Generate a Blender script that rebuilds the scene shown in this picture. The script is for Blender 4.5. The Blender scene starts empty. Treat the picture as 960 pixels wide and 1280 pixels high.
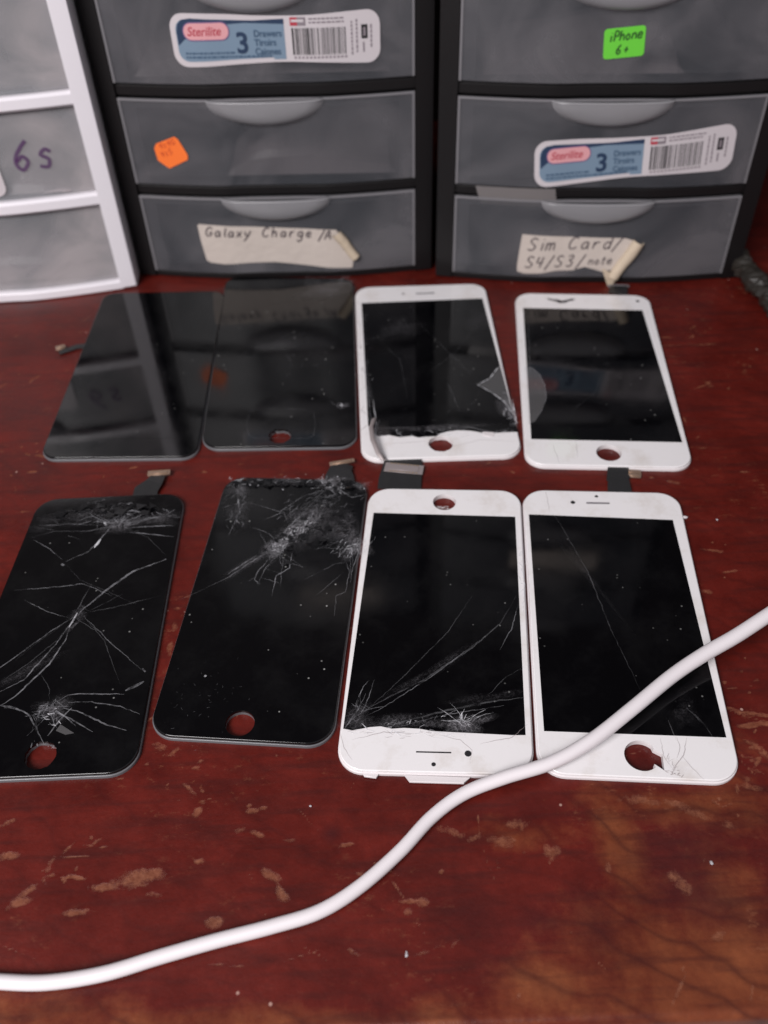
import bpy, bmesh, math, random
import numpy as np
from mathutils import Vector, Matrix
random.seed(7); rng = np.random.RandomState(7)
MM = 0.001
scn = bpy.context.scene
# ------------------------------------------------------------------ camera
F_PX, CAM_H = 1104.38, 264.37            # focal length in photo pixels, height in mm
PITCH, ROLL = math.radians(44.4716), math.radians(-2.0126)
FW = np.array([0, math.cos(PITCH), -math.sin(PITCH)])
UP0 = np.array([0, math.sin(PITCH), math.cos(PITCH)]); RT0 = np.array([1., 0, 0])
RT = RT0*math.cos(ROLL)+UP0*math.sin(ROLL); UP = -RT0*math.sin(ROLL)+UP0*math.cos(ROLL)
cam_d = bpy.data.cameras.new('camera'); cam = bpy.data.objects.new('camera', cam_d)
scn.collection.objects.link(cam); scn.camera = cam
cam_d.sensor_fit = 'VERTICAL'; cam_d.sensor_height = 24; cam_d.lens = 24*F_PX/1280
cam_d.clip_start = 0.01; cam_d.clip_end = 50
m = Matrix.Identity(4)
for i in range(3):
    m[i][0] = RT[i]; m[i][1] = UP[i]; m[i][2] = -FW[i]
m[2][3] = CAM_H*MM
cam.matrix_world = m
cam_d.dof.use_dof = True; cam_d.dof.focus_distance = 0.305; cam_d.dof.aperture_fstop = 6.5
# ------------------------------------------------------------------ light
w = bpy.data.worlds.new('World'); scn.world = w; w.use_nodes = True
w.node_tree.nodes['Background'].inputs[0].default_value = (0.86, 0.83, 0.88, 1)
w.node_tree.nodes['Background'].inputs[1].default_value = 0.37
def area(name, loc, target, sx, sy, power, col):
    l = bpy.data.lights.new(name, 'AREA'); l.shape = 'RECTANGLE'; l.size = sx; l.size_y = sy
    l.energy = power; l.color = col
    o = bpy.data.objects.new(name, l); scn.collection.objects.link(o); o.location = loc
    o.rotation_euler = (Vector(target)-Vector(loc)).to_track_quat('-Z', 'Y').to_euler()
area('window_light', (-0.55, -0.50, 0.85), (0.0, 0.26, 0.02), 0.6, 0.5, 21.5, (1.0, 0.965, 0.965))
scn.view_settings.view_transform = 'Standard'; scn.view_settings.look = 'None'
scn.view_settings.exposure = 0.0; scn.view_settings.gamma = 1.0
# ------------------------------------------------------------------ helpers
def px(x, y, z=2.4):                      # a direction seen in the photo, met with the height z (mm)
    d = FW+RT*(x-480)/F_PX+UP*(640-y)/F_PX
    t = (z-CAM_H)/d[2]
    return (d[0]*t, d[1]*t)
def new_mat(name): 
    mt = bpy.data.materials.new(name); mt.use_nodes = True
    return mt, mt.node_tree, mt.node_tree.nodes['Principled BSDF']
def simple(name, col, rough=0.5, alpha=1, coat=0, metal=0, bump=None, spec=0.5, sub=0):
    mt, nt, b = new_mat(name)
    b.inputs['Base Color'].default_value = (*col, 1); b.inputs['Roughness'].default_value = rough
    b.inputs['Alpha'].default_value = alpha; b.inputs['Coat Weight'].default_value = coat
    b.inputs['Metallic'].default_value = metal; b.inputs['Specular IOR Level'].default_value = spec
    if bump:
        n = nt.nodes.new('ShaderNodeTexNoise'); n.inputs['Scale'].default_value = bump[0]
        tc = nt.nodes.new('ShaderNodeTexCoord'); nt.links.new(tc.outputs['Object'], n.inputs['Vector'])
        bp = nt.nodes.new('ShaderNodeBump'); bp.inputs['Strength'].default_value = bump[1]; bp.inputs['Distance'].default_value = bump[2]
        nt.links.new(n.outputs[0], bp.inputs['Height']); nt.links.new(bp.outputs[0], b.inputs['Normal'])
    return mt
def nd(nt, typ, **kw):
    n = nt.nodes.new(typ)
    for k, v in kw.items():
        if hasattr(n, k): setattr(n, k, v)
        else: n.inputs[k.replace('_', ' ')].default_value = v
    return n
def ramp(nt, src, stops):
    r = nt.nodes.new('ShaderNodeValToRGB'); e = r.color_ramp.elements
    e[0].position, e[0].color = stops[0][0], (*[stops[0][1]]*3, 1) if np.isscalar(stops[0][1]) else (*stops[0][1], 1)
    e[1].position, e[1].color = stops[-1][0], (*[stops[-1][1]]*3, 1) if np.isscalar(stops[-1][1]) else (*stops[-1][1], 1)
    for p, c in stops[1:-1]:
        q = e.new(p); q.color = (*[c]*3, 1) if np.isscalar(c) else (*c, 1)
    nt.links.new(src, r.inputs[0]); return r.outputs[0]
def mixc(nt, fac, a, b, mode='MIX'):
    n = nt.nodes.new('ShaderNodeMix'); n.data_type = 'RGBA'; n.blend_type = mode
    for s, v in ((n.inputs[0], fac), (n.inputs[6], a), (n.inputs[7], b)):
        if isinstance(v, bpy.types.NodeSocket): nt.links.new(v, s)
        elif np.isscalar(v): s.default_value = v
        else: s.default_value = (*v, 1)
    return n.outputs[2]
def math_(nt, op, a, b=0.0, clamp=False):
    n = nt.nodes.new('ShaderNodeMath'); n.operation = op; n.use_clamp = clamp
    for s, v in ((n.inputs[0], a), (n.inputs[1], b)):
        if isinstance(v, bpy.types.NodeSocket): nt.links.new(v, s)
        else: s.default_value = v
    return n.outputs[0]
# ------------------------------------------------------------------ materials
def table_material():
    mt, nt, b = new_mat('worn_red_varnish'); L = nt.links.new
    tc = nd(nt, 'ShaderNodeTexCoord'); at = nd(nt, 'ShaderNodeAttribute', attribute_name='wear')
    sp = nd(nt, 'ShaderNodeSeparateColor'); L(at.outputs['Color'], sp.inputs[0])
    wear, broad, dark = sp.outputs[0], sp.outputs[1], sp.outputs[2]
    def noise(scale, detail=6, rough=.6, map_=None):
        n = nd(nt, 'ShaderNodeTexNoise'); n.inputs['Scale'].default_value = scale; n.inputs['Detail'].default_value = detail; n.inputs['Roughness'].default_value = rough
        mp = nd(nt, 'ShaderNodeMapping'); mp.inputs['Scale'].default_value = map_ or (1, 1, 1); L(tc.outputs['Object'], mp.inputs[0]); L(mp.outputs[0], n.inputs['Vector'])
        return n.outputs[0]
    big = noise(9, 4); mid = noise(38, 8, .65); fine = noise(420, 4, .7); stretch = noise(30, 6, .6, (1, 4.5, 1))
    red = mixc(nt, ramp(nt, mid, [(.34, 0), (.68, 1)]), (.064, .0055, .0036), (.124, .0112, .0068))
    red = mixc(nt, ramp(nt, stretch, [(.5, 0), (.75, .7)]), red, (.050, .0078, .0062))
    brown = mixc(nt, ramp(nt, mid, [(.35, 0), (.7, 1)]), (.105, .020, .008), (.205, .056, .020))
    # wood grain showing in the thin worn areas
    wv = nd(nt, 'ShaderNodeTexWave'); wv.inputs['Scale'].default_value = 24; wv.inputs['Distortion'].default_value = 9; wv.inputs['Detail'].default_value = 2.5; wv.inputs['Detail Scale'].default_value = .9
    mp = nd(nt, 'ShaderNodeMapping'); mp.inputs['Rotation'].default_value = (0, 0, math.radians(-66)); L(tc.outputs['Object'], mp.inputs[0]); L(mp.outputs[0], wv.inputs['Vector'])
    grain = ramp(nt, wv.outputs[1], [(.0, 1), (.035, .45), (.16, .12), (.4, 0)])
    brown = mixc(nt, math_(nt, 'MULTIPLY', grain, .42), brown, (.055, .011, .006))
    bmask = ramp(nt, math_(nt, 'ADD', broad, math_(nt, 'MULTIPLY', math_(nt, 'SUBTRACT', mid, .5), 1.5)), [(.36, 0), (.78, 1)])
    c = mixc(nt, bmask, red, brown)
    pores = nd(nt, 'ShaderNodeTexNoise'); pores.inputs['Scale'].default_value = 260; pores.inputs['Detail'].default_value = 5
    mp2 = nd(nt, 'ShaderNodeMapping'); mp2.inputs['Rotation'].default_value = (0, 0, math.radians(-18)); mp2.inputs['Scale'].default_value = (.13, 1, 1); L(tc.outputs['Object'], mp2.inputs[0]); L(mp2.outputs[0], pores.inputs['Vector'])
    c = mixc(nt, ramp(nt, pores.outputs[0], [(.5, 0), (.68, .5)]), c, (.040, .007, .006))
    c = mixc(nt, math_(nt, 'MULTIPLY', grain, .22), c, (.030, .004, .004))
    c = mixc(nt, math_(nt, 'MULTIPLY', dark, .7), c, (.035, .006, .007))
    # chips and rubbed spots down to pale wood
    rag = math_(nt, 'ADD', math_(nt, 'MULTIPLY', math_(nt, 'SUBTRACT', noise(170, 9, .8), .5), 3.4), math_(nt, 'MULTIPLY', math_(nt, 'SUBTRACT', noise(60, 3, .5, (1, 2.2, 1)), .5), 1.6))
    wm = ramp(nt, math_(nt, 'MULTIPLY', math_(nt, 'ADD', math_(nt, 'SUBTRACT', wear, .18), rag), math_(nt, 'MULTIPLY', wear, 2.4, True)), [(.22, 0), (.75, 1)])
    tan = mixc(nt, ramp(nt, fine, [(.35, 0), (.65, 1)]), (.19, .058, .024), (.31, .125, .065))
    c = mixc(nt, math_(nt, 'MULTIPLY', wm, .50), c, tan)
    # random small nicks
    nick = ramp(nt, noise(150, 10, .82, (1, 1.7, 1)), [(.56, 0), (.63, .5)])
    nick2 = math_(nt, 'MULTIPLY', nick, ramp(nt, noise(17, 4), [(.46, 0), (.60, 1)]))
    c = mixc(nt, nick2, c, (.21, .075, .038))
    vo = nd(nt, 'ShaderNodeTexVoronoi'); vo.inputs['Scale'].default_value = 95; L(tc.outputs['Object'], vo.inputs['Vector'])
    spk = ramp(nt, vo.outputs['Distance'], [(.035, 1), (.06, 0)])
    spk = math_(nt, 'MULTIPLY', spk, ramp(nt, noise(33, 2), [(.52, 0), (.56, .8)]))
    c = mixc(nt, spk, c, (.42, .26, .22))
    c = mixc(nt, ramp(nt, fine, [(.3, .22), (.7, 0)]), c, (.02, .003, .003))
    L(c, b.inputs['Base Color'])
    rg = math_(nt, 'ADD', ramp(nt, mid, [(.3, .27), (.7, .45)]), math_(nt, 'MULTIPLY', wm, .2)); L(rg, b.inputs['Roughness'])
    b.inputs['Specular IOR Level'].default_value = .30
    bp = nd(nt, 'ShaderNodeBump'); bp.inputs['Strength'].default_value = .35; bp.inputs['Distance'].default_value = .0004
    L(math_(nt, 'SUBTRACT', fine, math_(nt, 'MULTIPLY', wm, 1.2)), bp.inputs['Height']); L(bp.outputs[0], b.inputs['Normal'])
    return mt
def glass_black(name, base=(.0015, .0015, .002), bump=.0, dust=.5, rough=.055):
    mt, nt, b = new_mat(name); L = nt.links.new
    tc = nd(nt, 'ShaderNodeTexCoord')
    vo = nd(nt, 'ShaderNodeTexVoronoi'); vo.inputs['Scale'].default_value = 260; L(tc.outputs['Object'], vo.inputs['Vector'])
    n = nd(nt, 'ShaderNodeTexNoise'); n.inputs['Scale'].default_value = 70; n.inputs['Detail'].default_value = 4; L(tc.outputs['Object'], n.inputs['Vector'])
    sp = math_(nt, 'MULTIPLY', ramp(nt, vo.outputs['Distance'], [(.05, 1), (.11, 0)]), ramp(nt, n.outputs[0], [(.56, 0), (.62, dust)]))
    n2 = nd(nt, 'ShaderNodeTexNoise'); n2.inputs['Scale'].default_value = 45; n2.inputs['Detail'].default_value = 8; n2.inputs['Roughness'].default_value = .7; L(tc.outputs['Object'], n2.inputs['Vector'])
    c = mixc(nt, ramp(nt, n2.outputs[0], [(.45, 0), (.8, 1)]), base, tuple(v+.004 for v in base))
    c = mixc(nt, sp, c, (.35, .35, .34)); L(c, b.inputs['Base Color'])
    L(ramp(nt, n2.outputs[0], [(.4, rough), (.7, rough+.09)]), b.inputs['Roughness'])
    if bump:
        n3 = nd(nt, 'ShaderNodeTexNoise'); n3.inputs['Scale'].default_value = 28; n3.inputs['Detail'].default_value = 1; L(tc.outputs['Object'], n3.inputs['Vector'])
        bp = nd(nt, 'ShaderNodeBump'); bp.inputs['Strength'].default_value = 1; bp.inputs['Distance'].default_value = bump*MM
        L(n3.outputs[0], bp.inputs['Height']); L(bp.outputs[0], b.inputs['Normal'])
    return mt
def frosted(name, c1, c2, a1, a2, rough=.38, scale=22):
    mt, nt, b = new_mat(name); L = nt.links.new
    tc = nd(nt, 'ShaderNodeTexCoord'); n = nd(nt, 'ShaderNodeTexNoise'); n.inputs['Scale'].default_value = scale; n.inputs['Detail'].default_value = 5; n.inputs['Distortion'].default_value = .8
    L(tc.outputs['Object'], n.inputs['Vector'])
    n2 = nd(nt, 'ShaderNodeTexNoise'); n2.inputs['Scale'].default_value = 75; n2.inputs['Detail'].default_value = 10; n2.inputs['Roughness'].default_value = .75; n2.inputs['Distortion'].default_value = 2
    L(tc.outputs['Object'], n2.inputs['Vector'])
    c = mixc(nt, ramp(nt, n.outputs[0], [(.32, 0), (.66, 1)]), c1, c2)
    c = mixc(nt, ramp(nt, n2.outputs[0], [(.62, 0), (.74, .45)]), c, tuple(min(1, v*1.9) for v in c2))
    L(c, b.inputs['Base Color']); L(ramp(nt, n.outputs[0], [(.35, a1), (.7, a2)]), b.inputs['Alpha'])
    b.inputs['Roughness'].default_value = rough
    return mt
M = {}
M['table'] = table_material()
M['black_plastic'] = simple('black_plastic', (.005, .004, .0045), .5, bump=(900, .25, .0003), spec=.28)
M['white_plastic'] = simple('white_plastic', (.70, .67, .71), .34, bump=(60, .15, .0006))
M['front'] = frosted('frosted_grey_plastic', (.060, .064, .074), (.118, .114, .124), .46, .76)
M['front_pale'] = frosted('frosted_clear_plastic', (.24, .255, .275), (.42, .39, .40), .42, .66)
M['rimclear'] = simple('translucent_plastic', (.24, .23, .245), .35, alpha=.6)
M['handle'] = simple('translucent_handle_plastic', (.29, .285, .30), .24, alpha=.72)
M['tray'] = simple('tray_plastic', (.22, .22, .235), .45, alpha=.6)
M['bag'] = simple('crumpled_bag_plastic', (.62, .53, .55), .25, alpha=.9)
M['tray_clear'] = simple('clear_tray_plastic', (.45, .45, .48), .4, alpha=.35)
M['glass_black'] = glass_black('black_screen_glass', bump=.015)
M['glass_smooth'] = glass_black('smooth_black_glass', bump=.0, dust=.25, rough=.04)
M['glass_wavy'] = glass_black('warped_black_glass', bump=.10, dust=.8, rough=.07)
M['display'] = glass_black('display_glass', base=(.001, .001, .0015), bump=.012, dust=.35)
M['display_wavy'] = glass_black('display_glass_warped', base=(.001, .001, .0015), bump=.055, dust=.6)
M['white_glass'] = simple('white_bezel_glass', (.70, .68, .69), .12, coat=.4)
_mt = M['white_glass']; _nt = _mt.node_tree; _b = _nt.nodes['Principled BSDF']; _tc = nd(_nt, 'ShaderNodeTexCoord'); _n = nd(_nt, 'ShaderNodeTexNoise'); _n.inputs['Scale'].default_value = 55; _n.inputs['Detail'].default_value = 8; _n.inputs['Roughness'].default_value = .7
_nt.links.new(_tc.outputs['Object'], _n.inputs['Vector']); _nt.links.new(mixc(_nt, ramp(_nt, _n.outputs[0], [(.52, 0), (.78, .8)]), (.70, .68, .69), (.52, .47, .43)), _b.inputs['Base Color']); _nt.links.new(ramp(_nt, _n.outputs[0], [(.4, .08), (.7, .28)]), _b.inputs['Roughness'])
M['white_frame'] = simple('white_bezel_frame', (.62, .58, .59), .35)
M['dark_frame'] = simple('dark_grey_frame', (.11, .11, .118), .30)
M['flex'] = simple('flex_cable_film', (.018, .018, .019), .35, bump=(120, .4, .001))
M['copper'] = simple('connector_metal', (.36, .25, .19), .42, metal=.6)
M['gold'] = simple('gold_pins', (.62, .42, .20), .3, metal=.8)
M['steel'] = simple('shield_foil', (.30, .26, .26), .5, metal=.35)
def crack_mat(name, col, amax, sc):
    mt, nt, b = new_mat(name); tc = nd(nt, 'ShaderNodeTexCoord'); n = nd(nt, 'ShaderNodeTexNoise'); n.inputs['Scale'].default_value = sc; n.inputs['Detail'].default_value = 5; n.inputs['Roughness'].default_value = .7
    nt.links.new(tc.outputs['Object'], n.inputs['Vector']); nt.links.new(ramp(nt, n.outputs[0], [(.36, amax*.06), (.66, amax)]), b.inputs['Alpha'])
    b.inputs['Base Color'].default_value = (*col, 1); b.inputs['Roughness'].default_value = .35; return mt
def haze_mat():
    mt, nt, b = new_mat('crushed_glass_dust'); tc = nd(nt, 'ShaderNodeTexCoord'); at = nd(nt, 'ShaderNodeAttribute', attribute_name='fade')
    n = nd(nt, 'ShaderNodeTexNoise'); n.inputs['Scale'].default_value = 260; n.inputs['Detail'].default_value = 9; n.inputs['Roughness'].default_value = .8; n.inputs['Distortion'].default_value = 1.2
    n2 = nd(nt, 'ShaderNodeTexVoronoi', feature='DISTANCE_TO_EDGE'); n2.inputs['Scale'].default_value = 620
    nt.links.new(tc.outputs['Object'], n.inputs['Vector']); nt.links.new(tc.outputs['Object'], n2.inputs['Vector'])
    f = math_(nt, 'MULTIPLY', at.outputs['Fac'], ramp(nt, n.outputs[0], [(.40, .04), (.68, .85)])); g = ramp(nt, n2.outputs['Distance'], [(.0, 1), (.12, .35)])
    nt.links.new(math_(nt, 'MULTIPLY', f, g, True), b.inputs['Alpha']); b.inputs['Base Color'].default_value = (.52, .50, .54, 1); b.inputs['Roughness'].default_value = .3; return mt
M['haze'] = haze_mat()
M['crack'] = crack_mat('crack_fracture', (.42, .42, .45), .42, 240)
M['crack_bright'] = crack_mat('crack_fracture_bright', (.72, .72, .76), .9, 300)
M['crack_faint'] = crack_mat('crack_fracture_faint', (.30, .30, .32), .20, 150)
M['crack_dark'] = simple('crack_fracture_dark', (.30, .25, .25), .6, alpha=.35)  # thin dark crack lines on the white bezels
M['shard'] = simple('glass_shard', (.008, .008, .009), .12)
M['film'] = simple('clear_film', (.42, .41, .42), .22, alpha=.15)
M['ink_black'] = simple('black_ink', (.012, .011, .013), .5)
M['slot_grey'] = simple('speaker_mesh', (.16, .15, .16), .6)
M['cable'] = simple('white_cable_rubber', (.66, .62, .64), .42, bump=(35, .3, .001))
M['paper_white'] = simple('label_paper_white', (.50, .46, .48), .5)
M['paper_cream'] = simple('masking_tape_cream', (.48, .42, .38), .7, bump=(160, .5, .001))
M['paper_fold'] = simple('masking_tape_back', (.50, .41, .31), .65, bump=(160, .5, .001))
M['navy'] = simple('navy_print', (.012, .030, .072), .5)
M['lblue'] = simple('light_blue_print', (.15, .215, .29), .5)
M['mblue'] = simple('mid_blue_print', (.045, .085, .145), .5)
M['pink'] = simple('pink_print', (.60, .29, .31), .5)
M['purple'] = simple('purple_print', (.13, .08, .19), .5)
M['redink'] = simple('red_print', (.36, .03, .05), .5)
M['greyink'] = simple('grey_print', (.20, .17, .19), .5)
M['pen'] = simple('pen_ink', (.03, .02, .03), .5)
M['green'] = simple('green_sticker_paper', (.115, .52, .035), .6)
M['greenink'] = simple('dark_green_ink', (.02, .10, .01), .6)
M['orange'] = simple('orange_sticker_paper', (.80, .155, .022), .6)
M['orangeink'] = simple('faded_red_ink', (.50, .06, .015), .6)
M['marker'] = simple('purple_marker', (.075, .016, .105), .4, alpha=.62)
M['tape'] = simple('clear_tape', (.17, .155, .155), .3, alpha=.85)
M['wall'] = simple('dark_wood_panel', (.010, .004, .004), .6, bump=(40, .4, .002))
M['wrap'] = simple('crumpled_wrapper_film', (.022, .019, .016), .3, bump=(90, .8, .002))

# ------------------------------------------------------------------ mesh building (all in mm)
class MB:
    def __init__(s): s.v = []; s.f = []; s.m = []; s.sm = []
    def add(s, vs, fs, mi=0, smooth=False):
        o = len(s.v); s.v += [tuple(map(float, q)) for q in vs]
        s.f += [[i+o for i in f] for f in fs]; s.m += [mi]*len(fs); s.sm += [smooth]*len(fs)
    def box(s, a, b, mi=0, bev=0):
        x0, y0, z0 = a; x1, y1, z1 = b
        if not bev:
            s.add([(x0,y0,z0),(x1,y0,z0),(x1,y1,z0),(x0,y1,z0),(x0,y0,z1),(x1,y0,z1),(x1,y1,z1),(x0,y1,z1)],
                  [(0,3,2,1),(4,5,6,7),(0,1,5,4),(1,2,6,5),(2,3,7,6),(3,0,4,7)], mi); return
        bm = bmesh.new(); bmesh.ops.create_cube(bm, size=1)
        for v in bm.verts: v.co = Vector(((x0+x1)/2+v.co.x*(x1-x0), (y0+y1)/2+v.co.y*(y1-y0), (z0+z1)/2+v.co.z*(z1-z0)))
        bmesh.ops.bevel(bm, geom=bm.edges[:], offset=bev, segments=3, affect='EDGES')
        s.bm(bm, mi, True)
    def bm(s, bm, mi=0, smooth=False):
        bm.verts.index_update()
        s.add([v.co[:] for v in bm.verts], [[v.index for v in f.verts] for f in bm.faces], mi, smooth); bm.free()
    def build(s, name, mats, parent=None, origin=(0, 0, 0), smooth_angle=None):
        me = bpy.data.meshes.new(name)
        me.from_pydata([((x-origin[0])*MM, (y-origin[1])*MM, (z-origin[2])*MM) for x, y, z in s.v], [], s.f)
        for k in (mats if isinstance(mats, (list, tuple)) else [mats]): me.materials.append(M[k])
        me.polygons.foreach_set('material_index', s.m); me.polygons.foreach_set('use_smooth', s.sm)
        me.update()
        if smooth_angle: me.set_sharp_from_angle(angle=math.radians(smooth_angle))
        o = bpy.data.objects.new(name, me); scn.collection.objects.link(o)
        if parent: o.parent = parent
        else: o.location = [c*MM for c in origin]
        return o
def tag(o, label=None, cat=None, group=None, kind=None):
    if label: o['label'] = label
    if cat: o['category'] = cat
    if group: o['group'] = group
    if kind: o['kind'] = kind
    return o
def empty(name, loc, rz=0):
    o = bpy.data.objects.new(name, None); scn.collection.objects.link(o)
    o.location = [c*MM for c in loc]; o.rotation_euler.z = rz; o.empty_display_size = .01; return o
def ribbon(mb, pts, wd, z, mi=0, taper=True, zf=None):
    n = len(pts); P = np.array(pts, float); vs = []; fs = []
    for i in range(n):
        t = P[min(i+1, n-1)]-P[max(i-1, 0)]; t = t/(np.linalg.norm(t)+1e-9); nn = np.array([-t[1], t[0]])
        ww = wd*(1 if not taper else max(.25, math.sin(math.pi*(i+.6)/(n+.2))))/2
        for sgn in (1, -1):
            q = P[i]+nn*ww*sgn; vs.append((q[0], q[1], z))
        if i: k = 2*i; fs.append((k-2, k-1, k+1, k))
    mb.add(vs, fs, mi)
def jag(pts, step=1.5, amp=.12, r=rng):
    out = []
    for a, b in zip(pts[:-1], pts[1:]):
        a = np.array(a, float); b = np.array(b, float); L = np.linalg.norm(b-a); n = max(1, int(L/step)); t = (b-a)/(L+1e-9); nn = np.array([-t[1], t[0]])
        for i in range(n): out.append(a+(b-a)*i/n+nn*r.normal()*amp)
    out.append(np.array(pts[-1], float)); return out
def fill(outer, holes=()):
    bm = bmesh.new()
    for loop in [outer]+list(holes):
        vs = [bm.verts.new((q[0], q[1], 0)) for q in loop]
        for i in range(len(vs)): bm.edges.new((vs[i], vs[(i+1) % len(vs)]))
    bmesh.ops.triangle_fill(bm, edges=bm.edges[:], use_beauty=True, use_dissolve=False)
    for f in bm.faces:
        if f.normal.z < 0: f.normal_flip()
    bm.verts.index_update()
    V = [v.co[:] for v in bm.verts]; Fc = [[v.index for v in f.verts] for f in bm.faces]; bm.free(); return V, Fc
def inset(loop, d):
    P = np.array(loop, float); n = len(P); out = []
    A = 0.5*sum(P[i][0]*P[(i+1) % n][1]-P[(i+1) % n][0]*P[i][1] for i in range(n)); sg = 1 if A > 0 else -1
    for i in range(n):
        t = P[(i+1) % n]-P[i-1]; t = t/(np.linalg.norm(t)+1e-9); out.append(P[i]+sg*np.array([-t[1], t[0]])*d)
    return out
def plate(outer, holes, z0, z1, round_=.35, mi=0, mb=None):
    mb = mb or MB()
    lv = [(0, z0), (0, z1-round_), (round_*.12, z1-round_*.5), (round_*.45, z1-round_*.13), (round_, z1)]
    loops = [[(q[0], q[1], z) for q in inset(outer, d)] for d, z in lv]
    n = len(outer); vs = [q for l in loops for q in l]
    ccw = sum(outer[i][0]*outer[(i+1) % n][1]-outer[(i+1) % n][0]*outer[i][1] for i in range(n)) > 0
    fs = []
    for k in range(len(lv)-1):
        for i in range(n):
            a, b = k*n+i, k*n+(i+1) % n; q = (a, b, b+n, a+n); fs.append(q if ccw else q[::-1])
    mb.add(vs, fs, mi, True)
    top = [q[:2] for q in loops[-1]]
    V, Fc = fill(top, holes); mb.add([(x, y, z1) for x, y, _ in V], Fc, mi)
    V, Fc = fill(outer, holes); mb.add([(x, y, z0) for x, y, _ in V], [f[::-1] for f in Fc], mi)
    for h in holes:
        m_ = len(h); mb.add([(q[0], q[1], z1) for q in h]+[(q[0], q[1], z0) for q in h], [(i, (i+1) % m_, m_+(i+1) % m_, m_+i) for i in range(m_)], mi, True)
    return mb
def bilin(Q, u, v):                       # Q = TL,TR,BR,BL
    Q = np.array(Q); return Q[0]*(1-u)*(1-v)+Q[1]*u*(1-v)+Q[2]*u*v+Q[3]*(1-u)*v
def rrect(Q, W, H, r, grow=0, seg=9):
    out = []
    for cx, cy, a0 in ((W-r, r, -90), (W-r, H-r, 0), (r, H-r, 90), (r, r, 180)):
        for k in range(seg+1):
            a = math.radians(a0+90*k/seg); rr = r+grow
            out.append(bilin(Q, (cx+math.cos(a)*rr)/W, (cy+math.sin(a)*rr)/H))
    # extra points along the long sides keep the fill even
    return out
def circle(c, r, n=36, j=0): return [(c[0]+math.cos(2*math.pi*k/n)*(r+rng.normal()*j), c[1]+math.sin(2*math.pi*k/n)*(r+rng.normal()*j)) for k in range(n)]

# ------------------------------------------------------------------ setting: table, wall
def pts_to_px(X, Y):
    d0 = X; d1 = Y; d2 = np.full_like(X, -CAM_H)
    zc = d0*FW[0]+d1*FW[1]+d2*FW[2]
    return 480+F_PX*(d0*RT[0]+d1*RT[1]+d2*RT[2])/zc, 640-F_PX*(d0*UP[0]+d1*UP[1]+d2*UP[2])/zc
EA = px(805, 1278, 0); EB = px(960, 1272, 0)
slope = (EB[1]-EA[1])/(EB[0]-EA[0])
def y_edge(x): return EA[1]+slope*(x-EA[0])
xs = np.concatenate([np.linspace(-700, -245, 30), np.arange(-244, 244, .7), np.linspace(245, 700, 30)])
ts = np.concatenate([np.arange(0, 380, .7), np.linspace(382, 640, 60)])
prof = [(0, -22), (0, -3), (.25, -1.6), (.9, -.6), (2.0, -.1)]       # rounded front edge (dy, z)
rows = [(dy, z) for dy, z in prof]+[(2.6+t, 0) for t in ts]
X, R = np.meshgrid(xs, np.arange(len(rows)))
DY = np.array([r[0] for r in rows])[R]; Z = np.array([r[1] for r in rows])[R]
Y = y_edge(X)+DY
wear = np.zeros_like(X); broad = np.zeros_like(X); dark = np.zeros_like(X)
def blob(arr, x, y, rx, ry, ang=0, amp=1.0):     # a rubbed patch; ellipse on the table top, sizes in mm
    c = px(x, y, 0); ca, sa = math.cos(math.radians(ang)), math.sin(math.radians(ang))
    dx, dy = X-c[0], Y-c[1]; u = (dx*ca+dy*sa)/rx; v = (-dx*sa+dy*ca)/ry
    np.maximum(arr, amp*np.exp(-(u*u+v*v)), out=arr)
def scratch(pl, wd=.35, amp=.8):
    P = [np.array(px(x, y, 0)) for x, y in pl]
    for a, b in zip(P[:-1], P[1:]):
        d = b-a; L2 = d@d; t = np.clip(((X-a[0])*d[0]+(Y-a[1])*d[1])/L2, 0, 1)
        ds = np.hypot(X-a[0]-t*d[0], Y-a[1]-t*d[1]); np.maximum(wear, amp*np.exp(-(ds/wd)**2), out=wear)
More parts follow.
